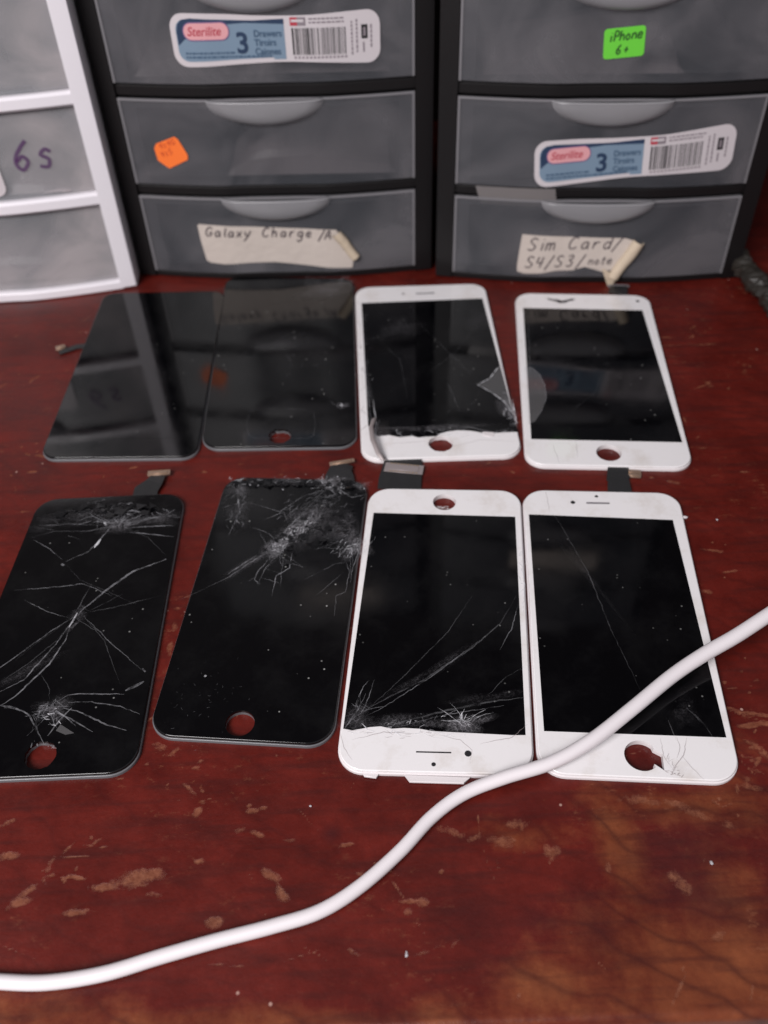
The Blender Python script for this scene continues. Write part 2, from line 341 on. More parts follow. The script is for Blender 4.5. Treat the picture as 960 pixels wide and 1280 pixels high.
for q in [(168, 1100, 7, 3, 10), (190, 1093, 6, 2, -5), (130, 1110, 6, 1.4, 0), (98, 1141, 5, 1.3, 0), (185, 1118, 5, 1, -8, .8),
          (340, 1096, 4, 1.6, -35), (352, 1118, 4, 2, -50), (247, 1015, 2.2, 1.4, 60), (267, 1154, 2.5, 1.8, 0), (250, 1076, 2, 1.2, 0),
          (300, 1038, 2, 1.2, 20), (322, 1042, 3, 1, -20), (360, 1050, 2.5, .8, 0), (315, 1014, 2, 1, 0), (8, 1070, 5, 1.5, 5), (10, 1028, 4, 1, 30),
          (60, 1085, 6, 1.2, 70, .7), (40, 1110, 7, 1.3, 40, .8), (20, 1130, 5, 1.5, 20, .8),
          (565, 1040, 5, 1.5, -20), (592, 1048, 3, 1.5, 10), (627, 1052, 5, 2, -10), (690, 1065, 3, 3, 30, .9), (515, 1127, 4, .8, 0), (528, 1128, 2, 1.4, 0), (511, 1140, 1.5, 1.2, 0),
          (648, 1246, 1.4, 1, 40), (540, 1186, 7, .8, 20, .8), (570, 1178, 3, .7, 40, .8), (622, 1080, 1.6, 2.5, 0, .7), (650, 1030, 6, 2, 0, .7),
          (905, 885, 4, .8, -8), (940, 892, 7, .9, -12), (955, 905, 5, 1, -5), (930, 908, 6, 1, 0, .8), (945, 935, 3, .7, 0), (960, 948, 4, 1.4, -60, .8), (950, 965, 3, .8, -30), (945, 985, 7, 1.2, -15, .8), (935, 975, 3, 1.5, 0, .8),
          (800, 1000, 8, 2.2, -10, .75), (855, 1010, 8, 2, -30, .7), (910, 1030, 5, 2, -40, .7), (850, 1105, 6, 2.5, -50, .7), (915, 860, 2, .6, 0), (945, 850, 2, .8, 0),
          (885, 740, 2.5, 1.5, 0, .9), (900, 690, 1.3, .9, 0), (860, 430, 6, .55, 3, .9), (885, 430, 5, .6, 0, .9), (840, 602, 4, 1.4, -25, .9), (815, 597, 2, 1, 0), (830, 582, 3, .7, 0, .8), (612, 578, 4, .8, 30, .8), (640, 590, 1.8, .8, -40),
          (880, 560, 3, .8, 0, .9), (930, 590, 3, .8, 0), (218, 785, 1.6, 3, 0, .9), (212, 812, 1.3, 4, 0, .9), (222, 760, 2, 1, 0, .9), (200, 935, 3, 2.2, -30, .9), (210, 945, 3, 1, 0, .8),
          (300, 580, 2.2, 1, 0, .8), (255, 590, 1.6, .9, 0, .9), (40, 590, 2.5, .8, 0, .8), (20, 420, 2, 1.2, 0, .8), (30, 640, 5, 1, 0, .6), (70, 600, 3, .7, 30, .6), (232, 596, 3, .6, 0, .7),
          (500, 1215, 4, 1, 20, .6), (440, 1190, 3, 1, -30, .6), (900, 1170, 3, 1.4, 20, .7), (760, 1085, 1.2, 3, 0, .8), (330, 1010, 1.5, .7, 0), (880, 1075, 1.6, .8, 60, .8)]:
    blob(wear, *q[:5], amp=q[5] if len(q) > 5 else 1.0)
for q in [([(338, 972), (385, 1025), (430, 1070), (500, 1125), (540, 1180)], .28, .62), ([(597, 1020), (603, 1060), (618, 1100)], .3, .8), ([(700, 1150), (735, 1190), (760, 1215)], .25, .6),
          ([(345, 1165), (400, 1195), (430, 1215)], .25, .55), ([(820, 432), (900, 431)], .35, .7), ([(740, 1010), (760, 1050)], .25, .5), ([(890, 880), (930, 895), (960, 903)], .4, .8),
          ([(900, 945), (950, 948)], .5, .6), ([(925, 950), (960, 985)], .4, .7), ([(205, 735), (200, 800), (205, 850)], .25, .5), ([(505, 870), (430, 1000)], .2, .4), ([(240, 1000), (260, 1060)], .2, .5)]:
    scratch(*q)
for q in [(880, 1230, 46, 24, -8, 1), (800, 1200, 22, 26, 10, .95), (780, 1080, 9, 40, 5, .8), (850, 1005, 40, 8, -5, .75), (700, 1240, 30, 14, 0, .7), (640, 1040, 25, 9, 0, .62), (930, 1010, 20, 14, 0, .7),
          (560, 1280, 70, 9, 0, .62), (200, 1285, 90, 7, 0, .72), (60, 1270, 40, 9, 0, .68), (170, 1100, 14, 6, 0, .5), (945, 1180, 15, 40, 0, .7), (620, 1260, 40, 9, 0, .6), (900, 900, 20, 18, 0, .45)]:
    blob(broad, *q[:5], amp=q[5])
for q in [(860, 1060, 17, 11, 10, .8), (880, 1120, 14, 8, -20, .9), (415, 1042, 3, 2.5, 0, 1), (600, 1150, 14, 8, -30, .45), (670, 1150, 8, 5, 0, .6), (670, 1010, 20, 4, 0, .35), (730, 960, 60, 5, 0, .4), (740, 1150, 6, 10, 20, .5), (960, 1080, 10, 25, 0, .3)]:
    blob(dark, *q[:5], amp=q[5])
def scuff(cx, cy, rx, ry, ang, amp):          # one small nick or rub, computed only around itself
    R_ = 2.6*max(rx, ry); i0, i1 = np.searchsorted(xs, cx-R_), np.searchsorted(xs, cx+R_)
    t = cy-y_edge(cx); j0 = max(5, int((t-R_-12)/.7)); j1 = int((t+R_+12)/.7)+8
    if i1 <= i0 or j1 <= j0: return
    X_, Y_ = X[j0:j1, i0:i1], Y[j0:j1, i0:i1]; ca_, sa_ = math.cos(ang), math.sin(ang); dx, dy = X_-cx, Y_-cy
    u = (dx*ca_+dy*sa_)/rx; v = (-dx*sa_+dy*ca_)/ry; wear[j0:j1, i0:i1] = np.maximum(wear[j0:j1, i0:i1], amp*np.exp(-(u*u+v*v)))
rs = np.random.RandomState(21)
for cl in range(80):                          # nicks come in loose clusters along a common direction
    kx, ky = rs.uniform(-210, 220), rs.uniform(76, 440)**1.0; an = rs.choice([.1, .5, -.5, -.25, 1.2])+rs.normal()*.25; sp_ = rs.uniform(3, 16)
    for q in range(rs.randint(2, 11)):
        L_ = rs.exponential(1.2)+.45; scuff(kx+rs.normal()*sp_, ky+rs.normal()*sp_*.5, L_, rs.uniform(.40, .85), an+rs.normal()*.5, rs.uniform(.75, 1.3))
for q in range(46):                           # long fine hairlines
    scuff(rs.uniform(-200, 210), rs.uniform(76, 430), rs.uniform(5, 20), .36, rs.choice([-.9, .35, -.2])+rs.normal()*.2, rs.uniform(.45, .7))
n0, n1 = X.shape
verts = np.stack([X, Y, Z], -1).reshape(-1, 3)*MM
idx = np.arange(n0*n1).reshape(n0, n1)
faces = np.stack([idx[:-1, :-1], idx[:-1, 1:], idx[1:, 1:], idx[1:, :-1]], -1).reshape(-1, 4)
me = bpy.data.meshes.new('table')
me.vertices.add(len(verts)); me.vertices.foreach_set('co', verts.ravel())
me.loops.add(faces.size); me.loops.foreach_set('vertex_index', faces.ravel())
me.polygons.add(len(faces)); me.polygons.foreach_set('loop_start', np.arange(0, faces.size, 4)); me.polygons.foreach_set('loop_total', np.full(len(faces), 4))
me.polygons.foreach_set('use_smooth', np.ones(len(faces), bool))
ca = me.color_attributes.new('wear', 'FLOAT_COLOR', 'POINT')
ca.data.foreach_set('color', np.stack([wear, broad, dark, np.ones_like(wear)], -1).reshape(-1).astype(np.float32))
me.update(); me.validate(); me.materials.append(M['table'])
o = bpy.data.objects.new('table', me); scn.collection.objects.link(o)
tag(o, kind='structure', label='scratched dark red varnished wooden table top')
b = MB(); b.box((-900, 700, -30), (900, 712, 1100)); o = b.build('wall', 'wall'); tag(o, kind='structure', label='dark panel behind the drawer cabinets')

# ------------------------------------------------------------------ drawer cabinets
CW, CD, CH = 172., 145., 162.
def bow(u, amp=9.):
    t = min(max(u/CW, 0), 1); s = math.sin(math.pi*t)**.9 if 0 < t < 1 else 0
    dip = math.exp(-((t-.5)/.13)**4)*1.6
    return -(amp*s)+dip
def curved_bar(mb, u0, u1, z0, z1, off, th, mi=0, n=40, rnd=.6, amp=9.):   # a bar that follows the bowed front; off>0 stands proud
    sec = [(-off+rnd, z0), (-off, z0+rnd), (-off, z1-rnd), (-off+rnd, z1), (-off+th, z1), (-off+th, z0)]
    vs = []; fs = []; m_ = len(sec)
    for i in range(n+1):
        u = u0+(u1-u0)*i/n; y = bow(u, amp)
        vs += [(u, y+dy, z) for dy, z in sec]
        if i:
            a = (i-1)*m_; c = i*m_
            for k in range(m_): fs.append((a+k, c+k, c+(k+1) % m_, a+(k+1) % m_))
    fs.append(tuple(range(m_))[::-1]); fs.append(tuple(n*m_+k for k in range(m_)))
    mb.add(vs, fs, mi, True)
class Deco:                                # flat artwork in (u,z) laid on the bowed front
    def __init__(s, off=.25, rot=0, org=(0, 0), amp=9.): s.mb = MB(); s.mats = []; s.off = off; s.rot = math.radians(rot); s.org = org; s.amp = amp
    def mi(s, k):
        if k not in s.mats: s.mats.append(k)
        return s.mats.index(k)
    def mapp(s, x, z, lay):
        c, sn = math.cos(s.rot), math.sin(s.rot); u = s.org[0]+x*c-z*sn; zz = s.org[1]+x*sn+z*c
        return (u, bow(u, s.amp)-s.off-.09*lay-.0, zz)
    def mesh(s, V, Fc, k, lay):
        bm = bmesh.new(); vs = [bm.verts.new((v[0], v[1], 0)) for v in V]
        for f in Fc:
            try: bm.faces.new([vs[i] for i in f])
            except ValueError: pass
        x0 = min(v[0] for v in V); x1 = max(v[0] for v in V); x = math.floor(x0/4)*4+4
        while x < x1:
            bmesh.ops.bisect_plane(bm, geom=bm.verts[:]+bm.edges[:]+bm.faces[:], plane_co=(x, 0, 0), plane_no=(1, 0, 0)); x += 4
        bm.normal_update()
        for f in bm.faces:
            if f.normal.z < 0: f.normal_flip()
        bm.verts.index_update()
        s.mb.add([s.mapp(v.co.x, v.co.y, lay) for v in bm.verts], [[v.index for v in f.verts] for f in bm.faces], s.mi(k)); bm.free()
    def poly(s, P, k, lay=0): V, Fc = fill(P); s.mesh(V, Fc, k, lay)
    def rect(s, x0, z0, x1, z1, k, lay=0): s.mesh([(x0, z0), (x1, z0), (x1, z1), (x0, z1)], [(0, 1, 2, 3)], k, lay)
    def rr(s, x0, z0, x1, z1, r, k, lay=0, wob=None):
        P = []
        for cx, cz, a0 in ((x1-r, z1-r, 0), (x0+r, z1-r, 90), (x0+r, z0+r, 180), (x1-r, z0+r, 270)):
            for q in range(8): a = math.radians(a0+90*q/7); P.append((cx+math.cos(a)*r, cz+math.sin(a)*r))
        Q = []
        for i in range(len(P)):
            a, b2 = P[i], P[(i+1) % len(P)]; n = max(1, int(math.hypot(b2[0]-a[0], b2[1]-a[1])/3))
            Q += [(a[0]+(b2[0]-a[0])*j/n, a[1]+(b2[1]-a[1])*j/n) for j in range(n)]
        if wob: Q = [(x, z+wob(x, z)) for x, z in Q]
        s.poly(Q, k, lay)
    def text(s, body, x, z, size, k, lay=2, rot=0, shear=0, bold=0, sx=1):
        cu = bpy.data.curves.new('t', 'FONT'); cu.body = body; cu.size = size; cu.shear = shear; cu.offset = bold
        ob = bpy.data.objects.new('t', cu); scn.collection.objects.link(ob)
        dg = bpy.context.evaluated_depsgraph_get(); me = bpy.data.meshes.new_from_object(ob.evaluated_get(dg))
        c, sn = math.cos(math.radians(rot)), math.sin(math.radians(rot))
        V = [(x+v.co.x*sx*c-v.co.y*sn, z+v.co.x*sx*sn+v.co.y*c) for v in me.vertices]; Fc = [list(p.vertices) for p in me.polygons]
        bpy.data.objects.remove(ob); bpy.data.meshes.remove(me); bpy.data.curves.remove(cu)
        if V: s.mesh(V, Fc, k, lay)
    def hand(s, body, x, z, size, k, wd=.5, lay=2, rot=0, adv=.85, slant=.28):
        c, sn = math.cos(math.radians(rot)), math.sin(math.radians(rot)); cx = 0
        for ch in body:
            for st in GL.get(ch, []):
                P = []
                for a, b2 in smooth_line(st):
                    a = a+b2*slant; X_ = (cx+a*.8)*size; Z_ = b2*size+random.uniform(-.01, .01)*size; P.append((x+X_*c-Z_*sn, z+X_*sn+Z_*c))
                t = MB(); ribbon(t, P, wd, 0, taper=False); s.mesh([v[:2] for v in t.v], t.f, k, lay)
            cx += WID.get(ch, adv)*(1+random.uniform(-.06, .06))
    def build(s, parent, name='label'): return s.mb.build(name, s.mats, parent)
def smooth_line(st, n=4):
    if len(st) < 3: return st
    P = [st[0]]+list(st)+[st[-1]]; out = []
    for i in range(1, len(P)-2):
        p0, p1, p2, p3 = [np.array(q, float) for q in P[i-1:i+3]]
        for k in range(n):
            t = k/n; out.append(tuple(.5*((2*p1)+(-p0+p2)*t+(2*p0-5*p1+4*p2-p3)*t*t+(-p0+3*p1-3*p2+p3)*t**3)))
    out.append(tuple(st[-1])); return out
GL = {'G': [[(.85,.8),(.55,1),(.2,.8),(.1,.4),(.3,.05),(.7,.1),(.85,.42)],[(.5,.42),(.95,.42)]], 'a': [[(.68,.5),(.4,.6),(.12,.3),(.3,0),(.6,.15),(.7,.55)],[(.7,.55),(.72,.1),(.85,0)]],
 'l': [[(.3,1),(.28,.2),(.45,0)]], 'x': [[(.1,.6),(.7,0)],[(.7,.6),(.1,0)]], 'y': [[(.1,.6),(.2,.2),(.45,.15)],[(.75,.65),(.5,0),(.1,-.45)]],
 'C': [[(.85,.85),(.5,1),(.15,.6),(.2,.15),(.5,0),(.9,.15)]], 'h': [[(.15,1),(.15,0)],[(.15,.35),(.45,.6),(.65,.4),(.68,0)]], 'r': [[(.15,.6),(.17,0)],[(.15,.3),(.4,.58),(.65,.55)]],
 'g': [[(.68,.5),(.35,.6),(.1,.3),(.35,.05),(.65,.25)],[(.7,.6),(.66,-.3),(.35,-.5),(.1,-.3)]], 'e': [[(.15,.3),(.65,.35),(.5,.6),(.2,.5),(.15,.15),(.4,0),(.75,.1)]],
 '/': [[(.05,-.25),(.65,1.05)]], 'A': [[(0,0),(.38,1),(.72,0)],[(.12,.38),(.6,.38)]], 'S': [[(.75,.85),(.45,1),(.15,.75),(.4,.52),(.7,.3),(.45,0),(.05,.1)]],
 'i': [[(.25,.6),(.25,0)],[(.25,.82),(.28,.88)]], 'm': [[(.1,.6),(.1,0)],[(.1,.4),(.3,.6),(.45,.4),(.45,0)],[(.45,.4),(.65,.6),(.82,.4),(.85,0)]], 'd': [[(.65,.45),(.35,.6),(.1,.3),(.3,0),(.65,.2)],[(.68,1),(.68,0)]],
 '4': [[(.2,.95),(.12,.45),(.7,.45)],[(.65,.95),(.5,0)]], '3': [[(.12,.9),(.5,1),(.6,.75),(.3,.55),(.65,.35),(.45,0),(.1,.1)]], '6': [[(.6,1),(.2,.6),(.12,.25),(.4,0),(.65,.25),(.4,.48),(.15,.3)]],
 '+': [[(.4,.7),(.4,.1)],[(.1,.4),(.7,.4)]], 'P': [[(.15,0),(.15,1),(.6,.9),(.6,.55),(.15,.5)]], 'o': [[(.4,.6),(.12,.35),(.3,0),(.62,.2),(.4,.6)]], 'n': [[(.15,.6),(.15,0)],[(.15,.4),(.45,.6),(.65,.35),(.66,0)]],
 't': [[(.35,.95),(.32,.1),(.5,0)],[(.1,.62),(.6,.62)]], 's': [[(.6,.5),(.35,.62),(.15,.45),(.5,.25),(.45,0),(.1,.05)]], '5': [[(.7,.95),(.2,.95),(.15,.55),(.6,.5),(.6,.1),(.1,0)]]}
WID = {'l': .55, 'i': .45, '/': .7, ' ': .8, 'm': 1.0, 'G': 1.0, 'C': 1.0}
def brand_label(drawer, org, rot):
    d = Deco(1.3, rot, org); L_, H_ = 101., 23.5
    wob = lambda x, z: (.9*math.cos(2*math.pi*(x-5)/L_)-.6)*(1 if z > H_/2 else -1)
    d.rr(0, 0, L_, H_, 6.5, 'paper_white', 0, wob)
    wob2 = lambda x, z: wob(x, z)*.8
    d.rr(2.6, 2.4, 54.5, 21, 5, 'lblue', 1, wob2)
    d.rect(49, 2.7, 55, 20.3, 'lblue', 1.3)
    d.poly([(2.9, 15.5), (3.1, 9.5), (6, 12), (10, 14.2), (18, 17), (26, 18.6), (36, 19.2), (55, 18.4), (55, 20.7), (40, 20.2), (26, 20.6), (10, 21.6), (6, 21), (3.8, 19)], 'navy', 2)
    d.rr(6, 11.6, 28.6, 20, 4, 'purple', 3); d.rr(6.5, 12.1, 28.1, 19.5, 3.6, 'pink', 4)
    d.text('Sterilite', 8.0, 14.0, 5.6, 'redink', 5, shear=.25, bold=.06, sx=.93)
    d.text('3', 31, 6.0, 13, 'navy', 4, bold=.30)
    for i, t in enumerate(('Drawers', 'Tiroirs', 'Cajones')): d.text(t, 40, 13.1-i*4.0, 4.2, 'mblue', 4, bold=.08, sx=.92)
    for zz, x1 in ((5.6, 28), (3.8, 47)):
        x = 6
        while x < x1: w_ = random.uniform(.6, 2.6); d.rect(x, zz, x+w_, zz+.9, 'mblue', 3); x += w_+.5
    d.rect(58, 17.6, 61.5, 21.3, 'redink', 2); d.rect(61.5, 17.6, 65.5, 21.3, 'greyink', 2); d.rect(58.6, 19.2, 64.6, 20.3, 'paper_white', 3)
    for zz in (20.2, 18.6):
        x = 67
        while x < 84: w_ = random.uniform(.8, 2.4); d.rect(x, zz, x+w_, zz+.7, 'greyink', 2); x += w_+.5
    random.seed(5); x = 58.5
    while x < 84.5: w_ = random.choice((.3, .3, .5, .6, .9)); d.rect(x, 4.6, x+w_, 16.6, 'ink_black', 2); x += w_+random.choice((.35, .5, .7, 1.0))
    x = 59
    while x < 84: d.rect(x, 2.9, x+1.1, 3.9, 'greyink', 2); x += 1.9
    for xx, z0, z1 in ((87, 4, 19), (89.4, 5, 19.5), (96.3, 7, 17)):
        z = z0
        while z < z1: w_ = random.uniform(.7, 2); d.rect(xx, z, xx+.8, z+w_, 'greyink', 2); z += w_+.5
    d.rect(92, 11, 95, 17.2, 'ink_black', 2); d.rect(92.9, 12.2, 94.1, 16, 'greyink', 3); d.rect(92.6, 5, 93.4, 9.5, 'greyink', 2)
    o = d.build(drawer); o['label'] = 'white and blue printed label with pink oval and barcode'; return o
def cabinet(name, loc, rz, label, group, style):
    root = tag(empty(name, loc, rz), label, 'drawer cabinet', group)
    blk = style == 'black'; fm = 'black_plastic' if blk else 'white_plastic'
    SW = 9.3 if blk else 8.6
    f = MB()
    for x0, x1 in ((0, 3), (CW-3, CW)): f.box((x0, 1.5, 0), (x1, CD, CH), bev=.8)
    f.box((2.5, CD-3, .5), (CW-2.5, CD-.2, CH-.5)); f.box((2.5, 3, CH-3.4), (CW-2.5, CD-2.5, CH-.4)); f.box((2.5, 3, .3), (CW-2.5, CD-2.5, 2.2))
    for x0, x1 in ((.15, SW), (CW-SW, CW-.15)): curved_bar(f, x0, x1, .1, CH-.1, 1.2, 9 if blk else 12, n=6, rnd=1.4)
    zr = [(0, 4.2), (50.2, 56.6), (102, 108.9), (154.3, CH)] if blk else [(0, 5.6), (51.0, 58.2), (103.2, 110.4), (155.6, CH)]
    for a, c in zr: curved_bar(f, SW-1.2, CW-SW+1.2, a+.05, c-.05, -.4 if blk else 1.1, 8 if blk else 9, rnd=1.3 if a else .8)
    for a, c in zr[1:3]: f.box((3, 9, a+1.5), (CW-3, CD-4, c-2.2))
    f.build('frame', fm, root, smooth_angle=35)
    drs = []
    for k in range(3):
        z0 = zr[k][1]+.15; z1 = zr[k+1][0]-.15; u0, u1 = SW+.4, CW-SW-.4
        fr = MB(); off = .9 if blk else -2.6
        curved_bar(fr, u0, u1, z0, z1, off, 1.3, n=60, rnd=.5)
        if blk:                                             # thin raised bead round the panel
            for ub in (u0, u1-1.2): curved_bar(fr, ub, ub+1.2, z0+.1, z1-.1, off+.35, 1, mi=1, n=2, rnd=.3)
            curved_bar(fr, u0, u1, z1-1.3, z1-.05, off+.35, 1, mi=1, n=60, rnd=.3)
        for ub in ((u0+.3, u0+8), (u1-8, u1-.3)): curved_bar(fr, ub[0], ub[1], z0+.6, z1-.6, off-2.2, .7, mi=1, n=4, rnd=.1)
        curved_bar(fr, u0+8, u1-8, z1-5, z1-.6, off-2.2, .7, mi=1, n=40, rnd=.1)
        dr = fr.build('drawer', ['front' if blk else 'front_pale', 'rimclear' if blk else 'tray'], root, smooth_angle=40); drs.append(dr)
        t = MB()                                            # tray behind the front
        for x0, x1 in ((u0+3, u0+4.2), (u1-4.2, u1-3)): t.box((x0, 4, z0+2), (x1, CD-14, z1-4))
        t.box((u0+4.3, 3.5, z0+1), (u1-4.3, CD-14, z0+2)); t.box((u0+4.3, CD-13.8, z0+2), (u1-4.3, CD-12.6, z1-4))
        t.build('tray', 'tray' if blk else 'tray_clear', dr)
        # scooped pull at the top centre: quarter-ellipsoid with an open top
        h = MB(); vs = []; fs = []; na, nr = 28, 8; rx, rz_ = (30. if blk else 20.), 13.0; dpt = 5.5; zt = z1-.3
        for j in range(nr+1):
            r = j/nr
            for i in range(na+1):
                a = math.pi+math.pi*i/na; u = CW/2+math.cos(a)*rx*r; z = zt+math.sin(a)*rz_*r
                vs.append((u, bow(u)-off-.15-dpt*math.sqrt(max(0, 1-r**2.6)), z))
        for j in range(nr):
            for i in range(na): p = j*(na+1)+i; fs.append((p, p+1, p+na+2, p+na+1))
        h.add(vs, fs, 0, True)
        # lip: rolled rim along the open top of the scoop
        vs = []; fs = []
        for i in range(41):
            u = CW/2-rx+2*rx*i/40; e = dpt*math.sqrt(max(0, 1-abs((u-CW/2)/rx)**2.6)); y = bow(u)-off-.15-e
            vs += [(u, y-.35, zt-.2), (u, y-.2, zt+.35), (u, min(y+1.8, bow(u)-off), zt+.3), (u, min(y+1.8, bow(u)-off)+.01, zt-1.2)]
            if i: c = 4*i; fs += [(c-4, c, c+1, c-3), (c-3, c+1, c+2, c-2), (c-2, c+2, c+3, c-1)]
        h.add(vs, fs, 0, True)
        h.build('handle', 'handle', dr)
    return root, drs
def frame_rot(A, B): return math.atan2(B[1]-A[1], B[0]-A[0])
GRP = 'three drawer cabinets standing along the back of the table'
LA = (-139., 478.2); LRZ = frame_rot((-139., 478.2), (33., 472.5))
RA_ = (35., 464.7); RRZ = frame_rot((35., 464.7), (206., 451.))
WRZ = frame_rot((-225., 459.), (-139.4, 465.)); WA = (-139.6-CW*math.cos(WRZ), 465.-CW*math.sin(WRZ))
root, dl = cabinet('drawer_cabinet', (*LA, 0), LRZ, 'black cabinet with an orange sticker on its middle drawer, left of the other black cabinet', GRP, 'black')
brand_label(dl[2], (44.4, 118.0), -.4)
d = Deco(1.3, 0, (0, 0))
d.poly([(25, 70.5), (30.5, 66.3), (41.6, 71.4), (41.9, 74), (38.2, 82), (36.5, 83.4), (26, 79.5), (24.3, 77)], 'orange')
for q in range(2):
    d.hand('4s4G' if q == 0 else '4s5', 27.5, 76.6-q*4.3, 3.0, 'orangeink', .42, 2, 18, .8)
d.build(dl[1])['label'] = 'orange sticker with faded writing'
def cream_label(dr, P, writing, fold, fold2=None):
    d = Deco(1.25, 0, (0, 0)); d.poly(P, 'paper_cream')
    for args in writing: d.hand(*args)
    k = d.mi('paper_fold')
    d.mb.add([(u, bow(u)-1.25-o, z) for u, z, o in fold[0]], fold[1], k, True)
    return d.build(dr)
def curl(P0, P1, r, length_dir, nseg=9):      # a rolled-up corner: half tube from P0 to P1
    vs = []; fs = []; P0 = np.array(P0); P1 = np.array(P1); dv = np.array(length_dir, float)
    for j in range(9):
        s_ = j/8; c = P0+(P1-P0)*s_
        for i in range(nseg+1):
            a = math.radians(-20+230*i/nseg); rr = r*(1+.12*math.sin(6*s_+i*.3))*(1-.3*abs(s_-.45))
            q = c+dv*rr*math.cos(a)*1.0; vs.append((q[0], q[1], .4+rr*.8*(math.sin(a)+.35)))
    for j in range(8):
        for i in range(nseg): p = j*(nseg+1)+i; fs.append((p, p+1, p+nseg+2, p+nseg+1))
    return vs, fs
f1 = curl((118, 29), (128.5, 13.5), 2.9, (.83, .55))
cream_label(dl[0], [(41, 35), (70, 33.4), (100, 31.6), (118, 30.6), (123, 22), (127, 13), (126, 6.6), (112, 7.4), (95, 9.8), (82, 11.4), (66, 11.3), (52, 10.6), (44, 11.5), (42, 13), (40.6, 25), (40.2, 34)],
            [('Galaxy', 43.5, 28.0, 5.4, 'pen', .75, 2, -1.5, .84), ('Charge', 75.5, 27.3, 5.4, 'pen', .75, 2, -1.8, .92), ('/A', 107.5, 25.2, 5.4, 'pen', .75, 2, -1, .85)], f1)['label'] = 'cream tape label handwritten Galaxy Charge with a curled corner'
root, dr_ = cabinet('drawer_cabinet', (*RA_, 0), RRZ, 'black cabinet with a lime green sticker on its top drawer and a Sim Card label', GRP, 'black')
brand_label(dr_[1], (51.3, 57.6), 4.6)
d = Deco(1.3, 5, (78, 120.2))
d.rr(0, 0, 19, 13.3, 1.6, 'green'); d.hand('iPhone', 2.2, 7.6, 4.2, 'greenink', .75, 2, 2, .64); d.hand('6+', 5.5, 1.8, 4.0, 'greenink', .75, 2, 2, .9)
d.build(dr_[2])['label'] = 'lime green sticker handwritten iPhone 6+'
f2 = curl((111, 27.5), (100.5, 5.5), 3.6, (.9, -.35))
f2[0].extend([(93.5, 10.5, .6), (101, 8, 3.2), (104, 7, .9), (99, -2.2, 1.6)]); nq = len(f2[0]); f2[1].extend([(nq-4, nq-3, nq-1), (nq-3, nq-2, nq-1)])
cream_label(dr_[0], [(47.4, 30.6), (70, 29.5), (90, 28.8), (104, 28.6), (109.5, 27), (105, 18), (100, 9.5), (94, 8.2), (84, 11.2), (77, 9), (68, 8.7), (60, 7.2), (50, 6.8), (46.3, 8), (46, 12), (46.8, 24)],
            [('Sim', 50.5, 21.2, 7.4, 'pen', .72, 2, 1, .86), ('Card/', 72.5, 22.2, 7.0, 'pen', .72, 2, 0, .84), ('S4/S3/', 50, 10.6, 6.8, 'pen', .72, 2, 2, .86), ('note', 85, 12.6, 4.8, 'pen', .62, 2, 2, .72)], f2)['label'] = 'cream tape label handwritten Sim Card with its right end peeling off'
d = Deco(.35, 0, (0, 0)); d.poly([(24, 46.5), (65, 46.6), (63.5, 51.4), (62.6, 56.3), (20.5, 56.2), (22.6, 50)], 'tape', 0)
t = d.build(root, 'tape'); t['label'] = 'strip of clear tape across the rail above the lowest drawer'
root, dw = cabinet('drawer_cabinet', (*WA, 0), WRZ, 'white framed cabinet with clear drawers, 6s written in purple on its middle drawer', GRP, 'white')
d = Deco(-2.2, 0, (0, 0)); d.hand('6s', 125, 73.5, 14.5, 'marker', 1.9, 0, 2, .80); d.build(dw[1], 'writing')['label'] = 'purple handwritten 6s'
d = Deco(-2.2, 2, (86.5, 60)); d.rr(0, 0, 32, 25, 5, 'paper_white'); d.hand('6', 6, 8, 9, 'pen', .7); d.build(dw[1])['label'] = 'rounded white sticker'
def bag(parent_root, drawer, u0, u1, y0, y1, z0, z1, seed):
    r = np.random.RandomState(seed); n = 26; vs = []; fs = []
    k = r.normal(size=(7, 4))
    for j in range(n+1):
        for i in range(n+1):
            a, c = i/n, j/n; hh = math.sin(math.pi*c)**.5*math.sin(math.pi*a)**.4
            q = sum(math.sin(k[t][0]*6*a+k[t][1]*7*c+k[t][2]*5)*.16 for t in range(7))
            vs.append((u0+(u1-u0)*a, y0+(y1-y0)*c, z0+(z1-z0)*hh*(.72+.28*q)))
    for j in range(n):
        for i in range(n): p = j*(n+1)+i; fs.append((p, p+1, p+n+2, p+n+1))
    b = MB(); b.add(vs, fs, 0, False)
    o = b.build('plastic_bag', 'bag'); o.matrix_world = parent_root.matrix_world if False else Matrix.Translation(parent_root.location) @ Matrix.Rotation(parent_root.rotation_euler.z, 4, 'Z')
    return o
tag(bag(root, dw[0], 22, 150, 3, 70, 7.5, 46, 3), 'crumpled clear bag filling the lowest drawer of the white framed cabinet', 'plastic bag')
rt = {o_.name: o_ for o_ in scn.objects if o_.parent is None and o_.type == 'EMPTY'}
tag(bag(rt['drawer_cabinet'], None, 20, 150, 0, 60, 111, 146, 5), 'clear bag of parts dimly seen in the drawer behind the printed label, left black cabinet', 'plastic bag', 'bags dimly seen in the drawers')
tag(bag(rt['drawer_cabinet'], None, 60, 152, 0, 60, 59, 92, 8), 'clear bag dimly seen in the drawer with the orange sticker', 'plastic bag', 'bags dimly seen in the drawers')
tag(bag(rt['drawer_cabinet.001'], None, 22, 120, 0, 60, 111, 138, 12), 'clear bag dimly seen in the drawer with the green sticker', 'plastic bag', 'bags dimly seen in the drawers')
tag(bag(rt['drawer_cabinet.002'], None, 60, 150, -2, 60, 60, 76, 14), 'clear bag lying low in the drawer marked 6s', 'plastic bag', 'bags dimly seen in the drawers')
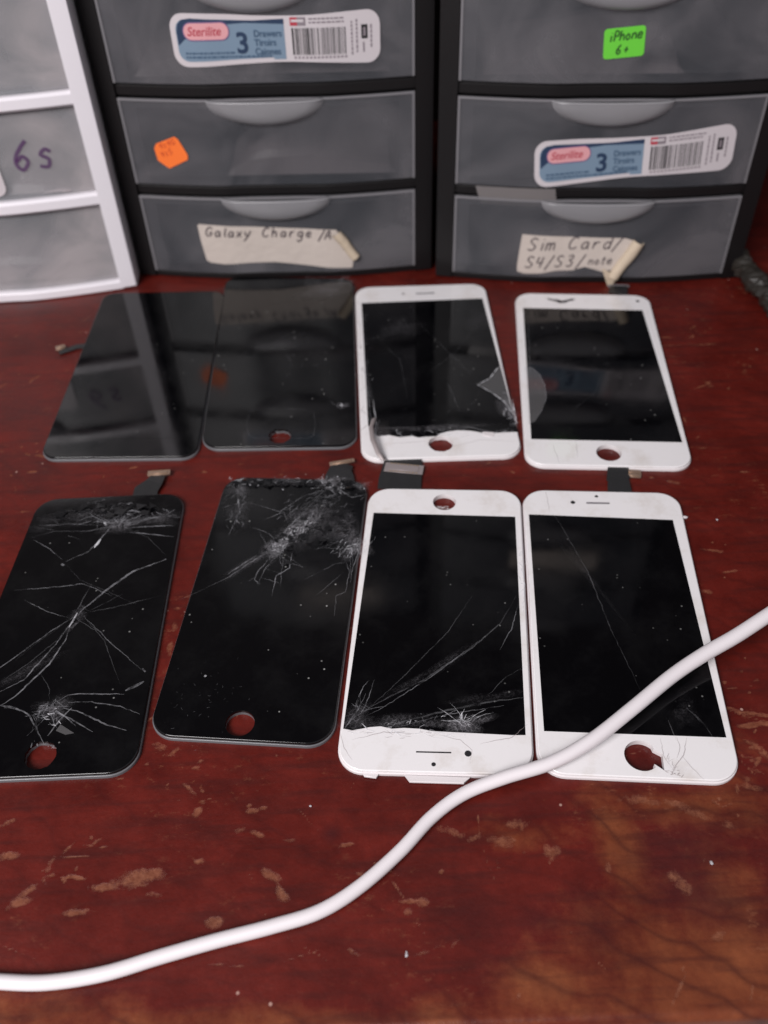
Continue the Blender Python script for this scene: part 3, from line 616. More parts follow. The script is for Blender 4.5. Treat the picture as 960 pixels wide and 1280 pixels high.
# upper units stacked on the two black cabinets, seen mirrored in the screens
for A, rz, lb, so in ((LA, LRZ, 'black cabinet stacked on the cabinet with the orange sticker', (70, 120)), (RA_, RRZ, 'black cabinet stacked on the cabinet with the green sticker', (60, 66))):
    r2, d2 = cabinet('drawer_cabinet', (*A, CH+.3), rz, lb, 'black cabinets stacked above the picture', 'black')
    d = Deco(1.3, 1, so); d.rr(0, 0, 66, 19, 2, 'paper_cream'); d.build(d2[2 if so[1] > 100 else 1])

# ------------------------------------------------------------------ phone screens
TOP = 2.4
class Phone:
    def __init__(s, name, quad, W, H, label, white, group, r=9, holes=(), glass='glass_black', grow=.45):
        s.Q = [np.array(q, float) for q in quad]; c = sum(s.Q)/4; s.org = (c[0], c[1], 0)
        s.root = tag(empty(name, s.org), label, 'phone screen', group)
        hs = list(holes)
        fr = plate(rrect(s.Q, W, H, r, grow), hs, 0.02, 1.35, .35); fr.build('frame', 'white_frame' if white else 'dark_frame', s.root, s.org, 40)
        gl = plate(rrect(s.Q, W, H, r), hs, 1.36, TOP, .38); gl.build('glass', 'white_glass' if white else glass, s.root, s.org, 40)
    def sheet(s, name, poly, mat, z=TOP+.05, mats=None):
        V, Fc = fill(poly); b = MB(); b.add([(x, y, z) for x, y, _ in V], Fc); return b.build(name, mat, s.root, s.org)
    def bz(s, name, mb, mats, ang=None): return mb.build(name, mats, s.root, s.org, ang)
def P(*pts): return [px(x, y) for x, y in pts]
def cracks(ph, lines, name='crack', z=TOP+.10, extra=None):
    b = MB()
    for i, (pl, wd, k) in enumerate(lines):
        wd *= .8
        pts = jag(P(*pl), 1.2, .10); ribbon(b, pts, wd, z+.004*(i % 9), k)
    if extra: extra(b)
    return ph.bz(name, b, ['crack', 'crack_bright', 'crack_faint', 'crack_dark'])
def spray(b, a, c, n, wd, length, k=0, dirn=None, z=TOP+.15, rad=None, seed=1):
    r = np.random.RandomState(seed); a = np.array(px(*a)); c = np.array(px(*c))
    n = int(n*.6)
    for i in range(n):
        t = r.rand(); q = a+(c-a)*t+r.normal(size=2)*(rad or 3)*(1-.5*abs(t-.5)); an = (dirn if dirn is not None else r.rand()*math.pi)+r.normal()*.5
        L_ = length*(.3+r.rand()); e = np.array([math.cos(an), math.sin(an)])*L_/2
        pts = [q-e, q+r.normal(size=2)*L_*.12, q+e]; ribbon(b, pts, wd*(.5+r.rand()), z+.003*(i % 20), k if np.isscalar(k) else k[r.randint(len(k))])
def web(b, c, n, R, wd, k=0, seed=1, rings=2, arc=(0, 6.283), z=TOP+.14):
    n = max(4, int(n*.6)); wd *= .8
    r = np.random.RandomState(seed); c = np.array(px(*c)); ends = []
    for i in range(n):
        a = arc[0]+(arc[1]-arc[0])*(i+r.rand()*.7)/n; L_ = R*(.25+1.1*r.rand()**1.6); pts = [c+r.normal(size=2)*R*.07]; aa = a+r.normal()*.3
        for j in range(7): aa += r.normal()*.11; pts.append(pts[-1]+np.array([math.cos(aa), math.sin(aa)])*L_/7)
        ribbon(b, jag(pts, .8, .06, r), wd*(.5+r.rand()), z+.003*(i % 17), k); ends.append(pts)
    for q in range(rings):
        for i in range(len(ends)-1):
            if r.rand() < .65: j = 1+q*2+r.randint(2); ribbon(b, jag([ends[i][min(j, 7)], ends[i+1][min(j, 7)]], .7, .1, r), wd*.6, z+.06, k)
def dust(ph, spots, z=TOP+.08):           # crushed-glass bloom: one soft-edged patch per impact
    for (x, y, rx, ry, ang, amp) in spots:
        b = MB(); c = px(x, y); ca_, sa_ = math.cos(math.radians(ang)), math.sin(math.radians(ang)); n, m_ = 8, 28; z += .012; vs = [(c[0], c[1], z)]; fade = [amp]
        for j in range(1, n+1):
            for i in range(m_):
                a = 2*math.pi*i/m_; rr = j/n*(1+.22*math.sin(3*a+x)+.15*math.sin(5*a+y)); u, v = math.cos(a)*rx*rr, math.sin(a)*ry*rr
                vs.append((c[0]+u*ca_-v*sa_, c[1]+u*sa_+v*ca_, z)); fade.append(amp*(1-j/n)**1.3)
        fs = [(0, 1+i, 1+(i+1) % m_) for i in range(m_)]+[(1+(j-1)*m_+i, 1+j*m_+i, 1+j*m_+(i+1) % m_, 1+(j-1)*m_+(i+1) % m_) for j in range(1, n) for i in range(m_)]
        b.add(vs, fs); o = ph.bz('shattered_area', b, 'haze'); at = o.data.attributes.new('fade', 'FLOAT', 'POINT'); at.data.foreach_set('value', fade)
def shards(ph, a, c, n, size, rad, seed=1, mat='shard', z=TOP+.05, tilt=.35):
    r = np.random.RandomState(seed); a = np.array(px(*a)); c = np.array(px(*c)); b = MB()
    for i in range(n):
        t = r.rand(); q = a+(c-a)*t+r.normal(size=2)*rad; s_ = size*(.35+r.rand()); a0 = r.rand()*6.28; m_ = r.randint(3, 5); tx, ty = r.normal(size=2)*tilt
        V = []
        for j in range(m_):
            an = a0+6.283*j/m_+r.normal()*.25; dx, dy = math.cos(an)*s_, math.sin(an)*s_*.7; V.append((q[0]+dx, q[1]+dy, z+s_*.35+dx*tx+dy*ty))
        b.add(V, [tuple(range(m_))], 0); 
    return ph.bz('shards', b, mat)
def flex(ph, path, wd, zs, conn=None, th=.35, cm='copper', name='flex_cable', cz=.5):
    b = MB(); P_ = [np.array(px(x, y, z)) for (x, y), z in zip(path, zs)]; vs = []; fs = []
    for i in range(len(P_)):
        t = P_[min(i+1, len(P_)-1)]-P_[max(i-1, 0)]; t /= np.linalg.norm(t); nn = np.array([-t[1], t[0]]); w_ = wd[i] if not np.isscalar(wd) else wd
        for sg, dz in ((1, 0), (-1, 0), (-1, th), (1, th)): q = P_[i]+nn*sg*w_/2; vs.append((q[0], q[1], zs[i]+dz))
        if i: c = 4*i; fs += [(c-4+k, c-4+(k+1) % 4, c+(k+1) % 4, c+k) for k in range(4)]
    fs += [(0, 1, 2, 3), tuple(4*(len(P_)-1)+k for k in (3, 2, 1, 0))]
    b.add(vs, fs, 0); fo = ph.bz(name, b, ['flex'])
    if conn:
        pl, w_, h_ = conn; b2 = MB(); q0 = np.array(px(*pl[0], cz)); q1 = np.array(px(*pl[1], cz)); t = q1-q0; L_ = np.linalg.norm(t); t /= L_; nn = np.array([-t[1], t[0]])
        cs = [q0+nn*w_/2, q1+nn*w_/2, q1-nn*w_/2, q0-nn*w_/2]
        plate(cs[::-1], [], cz, cz+h_, .15, 0, b2)
        c2 = [(q0+q1)/2+t*L_*a*.38+nn*w_*bb*.28 for a, bb in ((-1, -1), (1, -1), (1, 1), (-1, 1))]; plate(c2, [], cz+h_, cz+h_+.3, .1, 0, b2)
        for a in np.linspace(-.34, .34, 9):
            for bb in (-.42, .42):
                m0 = (q0+q1)/2+t*L_*a+nn*w_*bb; hx = L_*.02; hy = w_*.06
                c3 = [m0+t*hx*u_+nn*hy*v_ for u_, v_ in ((-1, -1), (1, -1), (1, 1), (-1, 1))]; b2.add([(p_[0], p_[1], cz+h_+.08) for p_ in c3], [(0, 1, 2, 3)], 1)
        o = b2.build('connector', [cm, 'gold'], fo, ph.org)
    return fo
GW = 'white bezelled phone screens lying on the table'; GB = 'black phone screens lying on the table'
def qd(*p): return [px(*q, 2.0) for q in p]
def hole(x, y, r, j=0): return circle(px(x, y), r, j=j)
# --- front row, third: white, upside down
def shrink_r(q, a, b): return [q[0], (q[1][0]-a, q[1][1]), (q[2][0]-b, q[2][1]), q[3]]
ph = Phone('phone_screen', qd((463, 611), (650, 614), (667, 969), (420.5, 963)), 65, 136, 'white screen lying with its button hole at the far end, cracked across the near end', True, GW, holes=[hole(555.5, 627.5, 4.9)])
ph.sheet('display', P((467, 641), (644, 646), (657, 919), (640, 919), (600, 917), (560, 915), (541, 914), (524, 911), (505, 910), (490, 911), (476, 908), (462, 909), (452, 911), (440, 913), (429, 911)), 'display')
def ex(b):
    web(b, (449, 886), 9, 11, .28, 0, 3, 2, (.2, 3.4)); web(b, (578, 903), 26, 9, .18, 1, 5, 2, (.3, 3.0)); spray(b, (480, 905), (600, 908), 90, .16, 2.2, (0, 1, 2), None, rad=2.2, seed=4)
    spray(b, (652, 690), (653, 740), 26, .3, 2.5, 1, 1.4, rad=.7, seed=6); spray(b, (430, 913), (560, 920), 50, .22, 3, (1, 3), 0, rad=.8, seed=8)
cracks(ph, [([(430, 905), (470, 880), (530, 850), (590, 810), (625, 780), (645, 745)], .75, 2), ([(432, 907), (480, 884), (545, 842), (600, 800)], .3, 0), ([(447, 898), (500, 850), (560, 790), (590, 745)], .4, 2),
            ([(480, 908), (560, 888), (620, 876), (656, 872)], .9, 2), ([(500, 908), (560, 893), (630, 882)], .4, 0), ([(612, 868), (630, 848), (655, 834)], .4, 2), ([(648, 755), (640, 785), (625, 812)], .35, 0),
            ([(449, 900), (462, 868), (468, 850)], .35, 0), ([(430, 912), (445, 890), (452, 880)], .6, 0), ([(545, 918), (575, 925), (590, 938), (588, 955)], .3, 3), ([(425, 915), (430, 935), (440, 950)], .3, 3), ([(600, 930), (640, 922), (660, 905)], .4, 3), ([(440, 925), (480, 915), (520, 917)], .4, 3),
            ([(650, 690), (655, 730), (654, 770)], .55, 1), ([(660, 700), (662, 760), (661, 830)], .3, 3)], extra=ex)
dust(ph, [(578, 905, 11, 4.5, 5, 1.0), (500, 903, 16, 3.5, 3, .45), (445, 898, 8, 6, 30, .4), (610, 872, 16, 2.5, 8, .16), (540, 838, 26, 2.2, 33, .16)])
b = MB()
for pl in ([(520, 939), (564, 940), (564, 941.8), (520, 940.8)],): V, Fc = fill(P(*pl)); b.add([(x, y, TOP+.06) for x, y, _ in V], Fc)
ph.bz('earpiece_slot', b, 'ink_black'); ph.sheet('camera_hole', circle(px(585, 942), 1.15, 20), 'ink_black'); ph.sheet('sensor_hole', circle(px(542, 955.5), .75, 16), 'ink_black')
b = MB(); plate(P((505, 966), (588, 969), (580, 977), (512, 975))[::-1], [], .6, 1.3, .25, 0, b); plate(P((452, 962), (475, 963), (470, 970), (455, 968))[::-1], [], .6, 1.3, .25, 0, b); ph.bz('bracket', b, 'white_frame', 40)
b = MB(); spray(b, (550, 633), (562, 634), 16, .35, 1.6, 0, .2, z=TOP-.4, rad=.5, seed=3); ph.bz('button_clip', b, 'white_frame')
# --- front row, fourth: white, cable across
h4 = hole(802, 944.5, 5.6)
notch = [px(817, 936), px(827, 941), px(828, 942), px(830.5, 963), px(818, 955)]
h4c = []
for q in h4:
    h4c.append(q)
# keep hole circle but replace the right-hand arc by the broken notch
c4 = px(802, 944.5)
arc = [q for q in h4 if not (q[0]-c4[0] > 3.6 and -4.2 < q[1]-c4[1] < 3.4)]
ang = sorted([((math.atan2(q[1]-c4[1], q[0]-c4[0])) % (2*math.pi), q) for q in arc]+[((math.atan2(q[1]-c4[1], q[0]-c4[0])) % (2*math.pi), q) for q in notch], key=lambda t: t[0])
hole4 = [q for _, q in ang]
ph = Phone('phone_screen', qd((654, 613), (847, 617), (928, 978), (674, 967)), 65, 136, 'white screen under the cable, with a notch broken out of its button hole', True, GW, holes=[hole4])
ph.sheet('display', P((661, 643), (841, 650), (908, 922), (680, 914)), 'display')
def ex(b): spray(b, (836, 965), (852, 968), 22, .3, 1.6, 3, .1, rad=.7, seed=3); spray(b, (836, 945), (846, 962), 12, .2, 2, 3, 1.2, rad=.8, seed=12)
cracks(ph, [([(680, 625), (700, 655), (735, 715), (765, 790), (800, 862)], .45, 2), ([(682, 612), (687, 640)], .3, 3), ([(826, 923), (829, 945), (840, 960)], .3, 3), ([(858, 922), (855, 945), (845, 955), (840, 968)], .45, 3), ([(852, 945), (870, 965), (880, 975)], .3, 3), ([(846, 922), (850, 935), (846, 948)], .35, 3),
            ([(858, 885), (880, 905), (890, 920)], .8, 2), ([(845, 925), (835, 900)], .4, 2)], extra=ex)
dust(ph, [(855, 890, 9, 5, 60, .10), (735, 720, 2, 24, 22, .08), (845, 962, 4, 3, 0, .35)])
ph.sheet('earpiece_slot', P((733, 627.6), (762, 628.2), (762, 630.2), (733, 629.8)), 'slot_grey'); ph.sheet('camera_hole', circle(px(716, 628), 1.0, 18), 'ink_black'); ph.sheet('sensor_hole', circle(px(745.5, 620.5), .75, 16), 'ink_black')
flex(ph, [(775, 622), (774, 610), (773, 598), (778, 590)], [10, 10, 9, 7], [1.0, 1.2, 1.4, 1.0], ([(780, 594), (801, 596)], 2.4, .8))
# --- back row, third: white, badly cracked
ph = Phone('phone_screen', qd((444.5, 360), (605, 355), (653, 569), (453, 575)), 76, 156, 'white screen in the far row with a jagged cracked near end beside its button hole', True, GW, holes=[hole(551, 554.5, 5.6, .12)])
ph.sheet('display', P((452, 379), (603, 373), (647, 540), (630, 540.5), (607, 542), (600, 540.5), (587, 538.5), (572, 538), (560, 539.5), (550, 542), (546, 545.5), (531, 546), (523, 547), (515, 545), (499, 546.5), (486, 544), (474, 545.5), (464, 541), (460, 531)), 'display_wavy')
def ex(b):
    spray(b, (465, 545), (640, 541), 130, .3, 2.6, (0, 1, 2), .1, rad=1.6, seed=2); spray(b, (632, 490), (644, 535), 60, .35, 4, (0, 1, 2), 1.3, rad=1.5, seed=3); spray(b, (455, 390), (462, 530), 60, .25, 3, (0, 2), 1.5, rad=1.0, seed=5)
    spray(b, (480, 400), (600, 520), 60, .2, 3, 2, .8, rad=18, seed=7); spray(b, (446, 375), (455, 540), 40, .3, 5, 3, 1.5, rad=.8, seed=9)
cracks(ph, [([(466, 500), (470, 525), (468, 560)], .7, 1), ([(474, 525), (469, 545), (472, 572)], .9, 0), ([(455, 440), (458, 480), (463, 520), (470, 565)], .5, 0), ([(520, 400), (560, 440), (600, 478)], .3, 2), ([(560, 538), (585, 534), (615, 540), (640, 536)], .5, 0), ([(480, 555), (530, 552), (545, 556)], .3, 3), ([(560, 560), (600, 550), (648, 552)], .3, 3),
            ([(530, 470), (570, 440), (600, 400)], .3, 2), ([(470, 420), (500, 450), (510, 500)], .25, 2), ([(640, 500), (646, 530)], 1.0, 1), ([(560, 480), (575, 515)], .25, 0)], extra=ex)
b = MB(); V, Fc = fill(P((597, 482), (612, 474), (622, 461), (627, 458), (634, 490), (643, 520), (630, 503), (615, 492))); b.add([(x, y, TOP+.5) for x, y, _ in V], Fc)
for e in ([(597, 482), (612, 474), (622, 461), (627, 458)], [(597, 482), (615, 492), (630, 503), (643, 520)]): ribbon(b, P(*e), .6, TOP+.55, 1)
ph.bz('film_flap', b, ['film', 'crack_bright'])
b = MB(); L = P((468, 524), (464, 540), (466, 556), (473, 572), (480, 577)); vs = []; fs = []          # thin shield strip standing over the corner
for i, q_ in enumerate(L):
    hh = TOP+.3+3.0*math.sin(math.pi*i/(len(L)-1)); vs += [(q_[0]-1.1, q_[1], hh), (q_[0]+1.1, q_[1]+.4, hh+.5), (q_[0]+1.1, q_[1]+.4, hh+.7), (q_[0]-1.1, q_[1], hh+.2)]
    if i: c = 4*i; fs += [(c-4+k, c-4+(k+1) % 4, c+(k+1) % 4, c+k) for k in range(4)]
b.add(vs, fs, 0, True); ph.bz('shield_strip', b, 'steel')
dust(ph, [(634, 512, 5, 12, 12, .8), (457, 470, 3, 32, 4, .3), (600, 400, 12, 14, 0, .14), (540, 535, 30, 3, 0, .5), (500, 410, 14, 10, 20, .18)])
b = MB(); plate(P((603, 540), (618, 541), (617, 546), (605, 545))[::-1], [], TOP, TOP+.3, .1, 0, b); ph.bz('chip', b, 'white_frame')
ph.sheet('earpiece_slot', P((520, 366.5), (543, 365.5), (543, 367), (520, 368)), 'slot_grey'); ph.sheet('camera_hole', circle(px(504, 367.5), .9, 16), 'slot_grey')
flex(ph, [(505, 570), (503, 585), (500, 600), (499, 612)], [16, 18, 19, 19], [1.2, 1.0, .6, .5], ([(481, 583.5), (529, 588)], 6.0, .25), cm='steel', cz=1.45)
# --- back row, fourth
ph = Phone('phone_screen', qd((644.5, 367), (810, 370), (867, 585), (658, 581)), 76, 156, 'white screen in the far row with a ragged black gap in its far bezel', True, GW, holes=[hole(761, 566, 5.6)])
ph.sheet('display', P((654, 385), (803, 388), (853, 553), (664, 549)), 'display_wavy')
def ex(b): spray(b, (690, 470), (760, 460), 50, .2, 3, 2, .2, rad=6, seed=2); spray(b, (700, 388), (740, 389), 30, .25, 1.5, 2, 0, rad=.8, seed=22)
cracks(ph, [([(712, 525), (720, 510), (745, 490), (750, 470)], .25, 2), ([(690, 555), (700, 580)], .3, 3), ([(660, 400), (662, 460), (660, 500)], .3, 0), ([(735, 386), (741, 390)], .6, 0), ([(720, 550), (722, 572)], .3, 3)], extra=ex)
b = MB(); V, Fc = fill(P((683, 372.5), (690, 374), (697, 374.5), (703, 376), (708, 375), (714, 373.5), (719, 374), (717, 375.5), (711, 376.5), (707, 378.5), (699, 379), (694, 376.5), (686, 375))); b.add([(x, y, TOP+.06) for x, y, _ in V], Fc); ph.bz('broken_gap', b, 'ink_black')
ph.sheet('camera_hole', circle(px(797, 376.5), 1.0, 16), 'ink_black')
b = MB(); V, Fc = fill(P((656, 458), (664, 460), (674, 468), (681, 482), (683, 498), (677, 514), (668, 528), (660, 531))); b.add([(x, y, TOP+.4) for x, y, _ in V], Fc); ribbon(b, P((656, 458), (664, 460), (674, 468), (681, 482), (683, 498), (677, 514), (668, 528)), .4, TOP+.45, 1)
ph.bz('film_flap', b, ['film', 'crack'])
flex(ph, [(772, 368), (773, 362), (774, 357)], [10, 10, 9], [1.2, 1.4, 1.0], ([(760, 358), (786, 358.5)], 2.0, .8), cm='slot_grey')
flex(ph, [(773, 580), (772, 592), (771, 603)], [9, 9, 9], [1.2, 1.4, 1.0], ([(779, 590.5), (801, 592)], 2.6, .8))
# --- front row, first: black, web cracks
Q = qd((50, 625), (231, 617), (168, 966), (-93, 977))
ph = Phone('phone_screen', Q, 65, 136, 'black screen at the left edge with long starburst cracks and a round button hole', False, GB, holes=[hole(50.5, 944, 5.2, .15)], glass='glass_black')
def ex(b):
    web(b, (97, 768), 8, 22, .35, 2, 1, 1); web(b, (150, 657), 26, 13, .3, 0, 2, 2, (-.3, 3.6)); web(b, (65, 885), 24, 10, .3, 0, 4, 3); web(b, (47, 893), 14, 7, .35, 0, 6, 2)
    spray(b, (55, 655), (215, 640), 130, .22, 6, (0, 2, 2), 0, rad=3.5, seed=5); spray(b, (120, 625), (180, 650), 60, .3, 3, (0, 2), .2, rad=4, seed=6)
    spray(b, (60, 880), (66, 912), 36, .25, 1.8, (0, 1), None, rad=1.6, seed=13); spray(b, (35, 925), (70, 930), 14, .3, 1.2, 0, None, rad=1.5, seed=23)
cracks(ph, [([(97, 768), (130, 740), (165, 715), (208, 699)], 1.1, 0), ([(97, 768), (60, 792), (0, 835), (-30, 858)], .6, 0), ([(97, 768), (70, 805), (30, 850), (0, 865), (-30, 880)], .6, 0), ([(97, 768), (72, 800), (35, 830), (-10, 860)], .5, 2), ([(90, 778), (82, 800), (62, 830), (20, 870), (-20, 895)], .8, 0),
            ([(97, 766), (86, 785)], .9, 1), ([(82, 702), (110, 690), (125, 675), (150, 645)], .6, 0), ([(118, 685), (126, 674)], 1.3, 1), ([(131, 653), (133, 657)], 1.3, 1), ([(77, 705), (80, 707)], 1.6, 0), ([(82, 705), (100, 725), (135, 740), (170, 755)], .25, 2), ([(18, 738), (60, 735), (105, 730), (140, 745)], .4, 0), ([(30, 750), (60, 765), (85, 772)], .35, 0), ([(97, 768), (140, 760), (200, 745)], .5, 2),
            ([(104, 770), (130, 800), (150, 855)], .28, 2), ([(104, 770), (140, 805), (178, 838)], .3, 0), ([(157, 864), (180, 852)], 1.6, 0), ([(178, 836), (182, 840)], 1.1, 0), ([(70, 878), (85, 869), (110, 867), (155, 868)], .6, 0), ([(85, 878), (110, 877), (150, 883), (175, 893)], .5, 0), ([(80, 885), (100, 890), (130, 905), (158, 913)], .7, 0), ([(72, 890), (95, 903), (116, 915)], .6, 0),
            ([(5, 885), (25, 887), (38, 895), (45, 910), (55, 930)], .7, 0), ([(0, 882), (10, 883), (28, 889)], 1.0, 0), ([(60, 920), (75, 900), (90, 885)], .8, 0), ([(62, 880), (62, 862), (50, 840)], .3, 2), ([(150, 657), (185, 672), (208, 695)], .3, 2), ([(155, 660), (185, 648), (220, 644)], .8, 0), ([(160, 660), (190, 658), (218, 657)], .8, 0), ([(155, 665), (190, 668), (217, 671)], .6, 0),
            ([(40, 672), (70, 664), (110, 664), (145, 660)], .5, 2), ([(45, 658), (90, 655), (140, 658)], .5, 2), ([(42, 675), (60, 685), (78, 700)], .3, 0), ([(150, 641), (165, 638), (180, 641)], .9, 0)], extra=ex)
dust(ph, [(152, 655, 13, 6, 5, .55), (100, 645, 22, 6, 8, .22), (200, 648, 12, 5, 0, .3), (68, 886, 7, 6, 0, .6), (98, 768, 4, 4, 0, .4), (30, 840, 20, 3, 38, .2), (50, 660, 8, 3, 0, .15), (90, 784, 4.5, 1.2, 55, .7)])
shards(ph, (80, 640), (205, 634), 26, 2.6, 2.2, 3, tilt=.05); 
b = MB(); V, Fc = fill(P((70, 914), (76, 906), (93, 917), (82, 919))); b.add([(x, y, TOP+.3) for x, y, _ in V], Fc); ph.bz('chip', b, 'film')
flex(ph, [(180, 626), (183, 612), (193, 603), (199, 594)], [11, 11, 8, 6], [1.0, 1.3, 1.8, 1.5], ([(185, 593), (213, 591)], 3.0, .8), cz=1.6)
# --- front row, second: black, shattered far end
Q = shrink_r(qd((284, 597), (463, 601), (418, 932), (184, 919)), 1.2, 1.0)
ph = Phone('phone_screen', Q, 65, 136, 'black screen in the near row, shattered to white dust at its far right corner', False, GB, holes=[hole(300, 904, 5.0)], glass='glass_wavy')
def ex(b):
    spray(b, (345, 690), (385, 650), 330, .16, 2.2, (0, 1, 2), .9, rad=2.0, seed=1); spray(b, (335, 695), (400, 640), 160, .22, 4, (0, 2), .9, rad=2.8, seed=2)
    spray(b, (425, 690), (455, 675), 260, .16, 2.0, (0, 1, 2), .8, rad=2.6, seed=3); spray(b, (400, 600), (425, 612), 150, .2, 1.8, (0, 1, 2), .8, rad=2.2, seed=4); spray(b, (290, 600), (455, 606), 150, .22, 2.2, (0, 0, 2, 1), .2, rad=1.6, seed=5)
    spray(b, (295, 600), (295, 660), 60, .25, 4, (0, 2), 1.4, rad=3, seed=6); spray(b, (360, 640), (440, 620), 160, .2, 3, (0, 2), .7, rad=5, seed=7); spray(b, (400, 620), (440, 690), 140, .2, 3.5, (0, 2, 2), .8, rad=6, seed=17)
    web(b, (350, 690), 16, 15, .25, 0, 8, 3, (2.6, 6.2)); web(b, (448, 685), 16, 15, .25, 0, 9, 3, (3.0, 6.0)); web(b, (385, 655), 14, 13, .22, 0, 10, 2); web(b, (300, 615), 10, 10, .3, 0, 11, 2); web(b, (410, 606), 18, 12, .25, 0, 12, 2, (2.8, 6.3)); spray(b, (210, 880), (300, 860), 70, .15, 1, 2, None, rad=7, seed=14)
cracks(ph, [([(258, 735), (285, 722), (310, 705), (335, 690), (360, 660), (400, 620)], .5, 0), ([(225, 750), (258, 735)], .3, 2), ([(284, 718), (320, 695)], .7, 0), ([(300, 600), (296, 620), (300, 640), (285, 670)], .5, 0), ([(365, 690), (362, 710), (345, 720), (340, 745)], .5, 0), ([(335, 700), (322, 715), (318, 725), (325, 730)], .45, 0), ([(430, 695), (437, 715), (432, 740), (420, 745), (418, 770)], .35, 0),
            ([(395, 745), (430, 715)], .5, 2), ([(380, 725), (420, 705), (440, 702)], .5, 2), ([(300, 625), (350, 640), (380, 620), (420, 608)], .3, 0), ([(420, 610), (440, 622), (458, 618)], .5, 0), ([(330, 650), (355, 640), (360, 655)], .3, 0), ([(310, 727), (318, 722), (323, 732)], .4, 0)], extra=ex)
dust(ph, [(362, 668, 19, 4.2, 42, 1.0), (348, 684, 10, 4.5, 40, 1.0), (385, 645, 12, 8, 45, .5), (444, 686, 8, 6.5, 30, 1.0), (437, 665, 6, 12, 0, .5), (414, 604, 8, 5.5, 0, .85), (360, 602, 30, 3, 0, .35), (452, 608, 5, 4, 0, .6), (300, 612, 7, 6, 0, .4), (400, 660, 22, 14, 20, .28), (300, 640, 6, 12, 0, .2), (310, 705, 13, 2.5, 38, .4)])
shards(ph, (295, 604), (445, 609), 60, 1.6, 1.5, 5, tilt=.16); shards(ph, (350, 685), (430, 650), 60, 1.5, 4, 6, tilt=.1)
b = MB(); rr_ = np.random.RandomState(4)
for x, y in ((313, 607), (323, 608), (354, 613), (455, 612), (390, 604), (422, 597), (257, 846), (362, 662), (341, 684)):
    ph.sheet('glass_chip', circle(px(x, y), .3+rr_.rand()*.25, 5, .1), 'crack_bright', TOP+.6)
flex(ph, [(425, 606), (424, 596), (426, 586), (432, 580)], [13, 13, 10, 8], [1.0, 1.3, 1.6, 1.2], ([(412, 581), (443, 576)], 2.2, .7), cz=1.4)
# --- back row, first and second: black
q = qd((131, 367), (290, 364), (247, 571), (49.5, 573)); q[1] = (q[1][0]-4.0, q[1][1]); q[2] = (q[2][0]-.6, q[2][1])
ph = Phone('phone_screen', q, 76, 156, 'uncracked glossy black screen in the far row nearest the white framed cabinet', False, GB, glass='glass_smooth', r=8)
ph.sheet('display', [bilin(q, u, v) for u, v in ((.045, .09), (.955, .09), (.955, .91), (.045, .91))], 'glass_smooth')
flex(ph, [(108, 432), (95, 434), (84, 438), (74, 442)], [4, 4, 3.5, 3], [.8, .8, .7, .5], ([(70, 437), (82, 434)], 3.2, 1.0))
q = shrink_r(qd((283, 347), (444, 348), (447, 557), (251.5, 560)), 1.2, .6)
ph = Phone('phone_screen', q, 76, 156, 'black screen in the far row between a glossy black one and a white cracked one', False, GB, holes=[hole(350, 545, 5.2, .25)], glass='glass_wavy')
def ex(b): spray(b, (385, 352), (440, 352), 120, .3, 2.6, (0, 2, 2), .6, rad=4.5, seed=1); spray(b, (395, 370), (435, 350), 70, .3, 4, (0, 2), .9, rad=5, seed=2); web(b, (425, 508), 9, 5, .3, 0, 3, 1); spray(b, (330, 400), (390, 460), 40, .2, 4, 2, .9, rad=9, seed=4)
cracks(ph, [([(348, 425), (362, 450), (370, 462)], .25, 2), ([(375, 440), (360, 425)], .25, 2), ([(290, 455), (330, 440), (350, 432)], .25, 2)], extra=ex)
dust(ph, [(405, 362, 16, 11, 10, .4), (430, 352, 8, 7, 0, .4), (428, 507, 4, 3, 0, .6), (350, 430, 20, 6, 20, .1)])
b = MB()
for c0, c1 in (((308, 517), (395, 517)),):
    L = P((313, 513), (330, 511), (380, 512), (392, 516), (394, 530), (392, 545), (384, 548), (320, 548), (311, 544), (308, 530)); ribbon(b, L+[L[0]], .3, TOP+.1, 0, taper=False)
ph.bz('adhesive_trace', b, 'crack_faint')
b = MB(); c = px(427, 507); V, Fc = fill(circle(c, 1.0, 7, .3)); b.add([(p_[0], p_[1], TOP+.3) for p_ in V], Fc); ph.bz('chip', b, 'crack_bright')

# ------------------------------------------------------------------ cable
CR = 2.7
path = [(-60, 1222, 2.75), (0, 1227, 2.75), (60, 1228, 2.75), (130, 1217, 2.75), (200, 1196, 2.75), (270, 1176, 2.75), (340, 1158, 2.75), (400, 1139, 2.75), (450, 1108, 2.8), (500, 1064, 2.9), (540, 1021, 3.2), (580, 992, 4.0), (630, 972, 5.4), (690, 953, 6.6), (740, 925, 7.8), (790, 886, 8.8), (840, 845, 9.6), (880, 818, 10.4), (920, 795, 11.5), (960, 769, 13), (1020, 730, 15), (1090, 690, 18)]
pts = [np.array([*px(x, y, z), z]) for x, y, z in [(a, b_, max(2.1, c-.6)) for a, b_, c in path]]
sm = []
for i in range(1, len(pts)-2):
    p0, p1, p2, p3 = pts[i-1:i+3]
    for k in range(10):
        t = k/10; sm.append(.5*((2*p1)+(-p0+p2)*t+(2*p0-5*p1+4*p2-p3)*t*t+(-p0+3*p1-3*p2+p3)*t**3))
sm = [pts[0]]+sm+[pts[-2], pts[-1]]
b = MB(); vs = []; fs = []; NS = 20
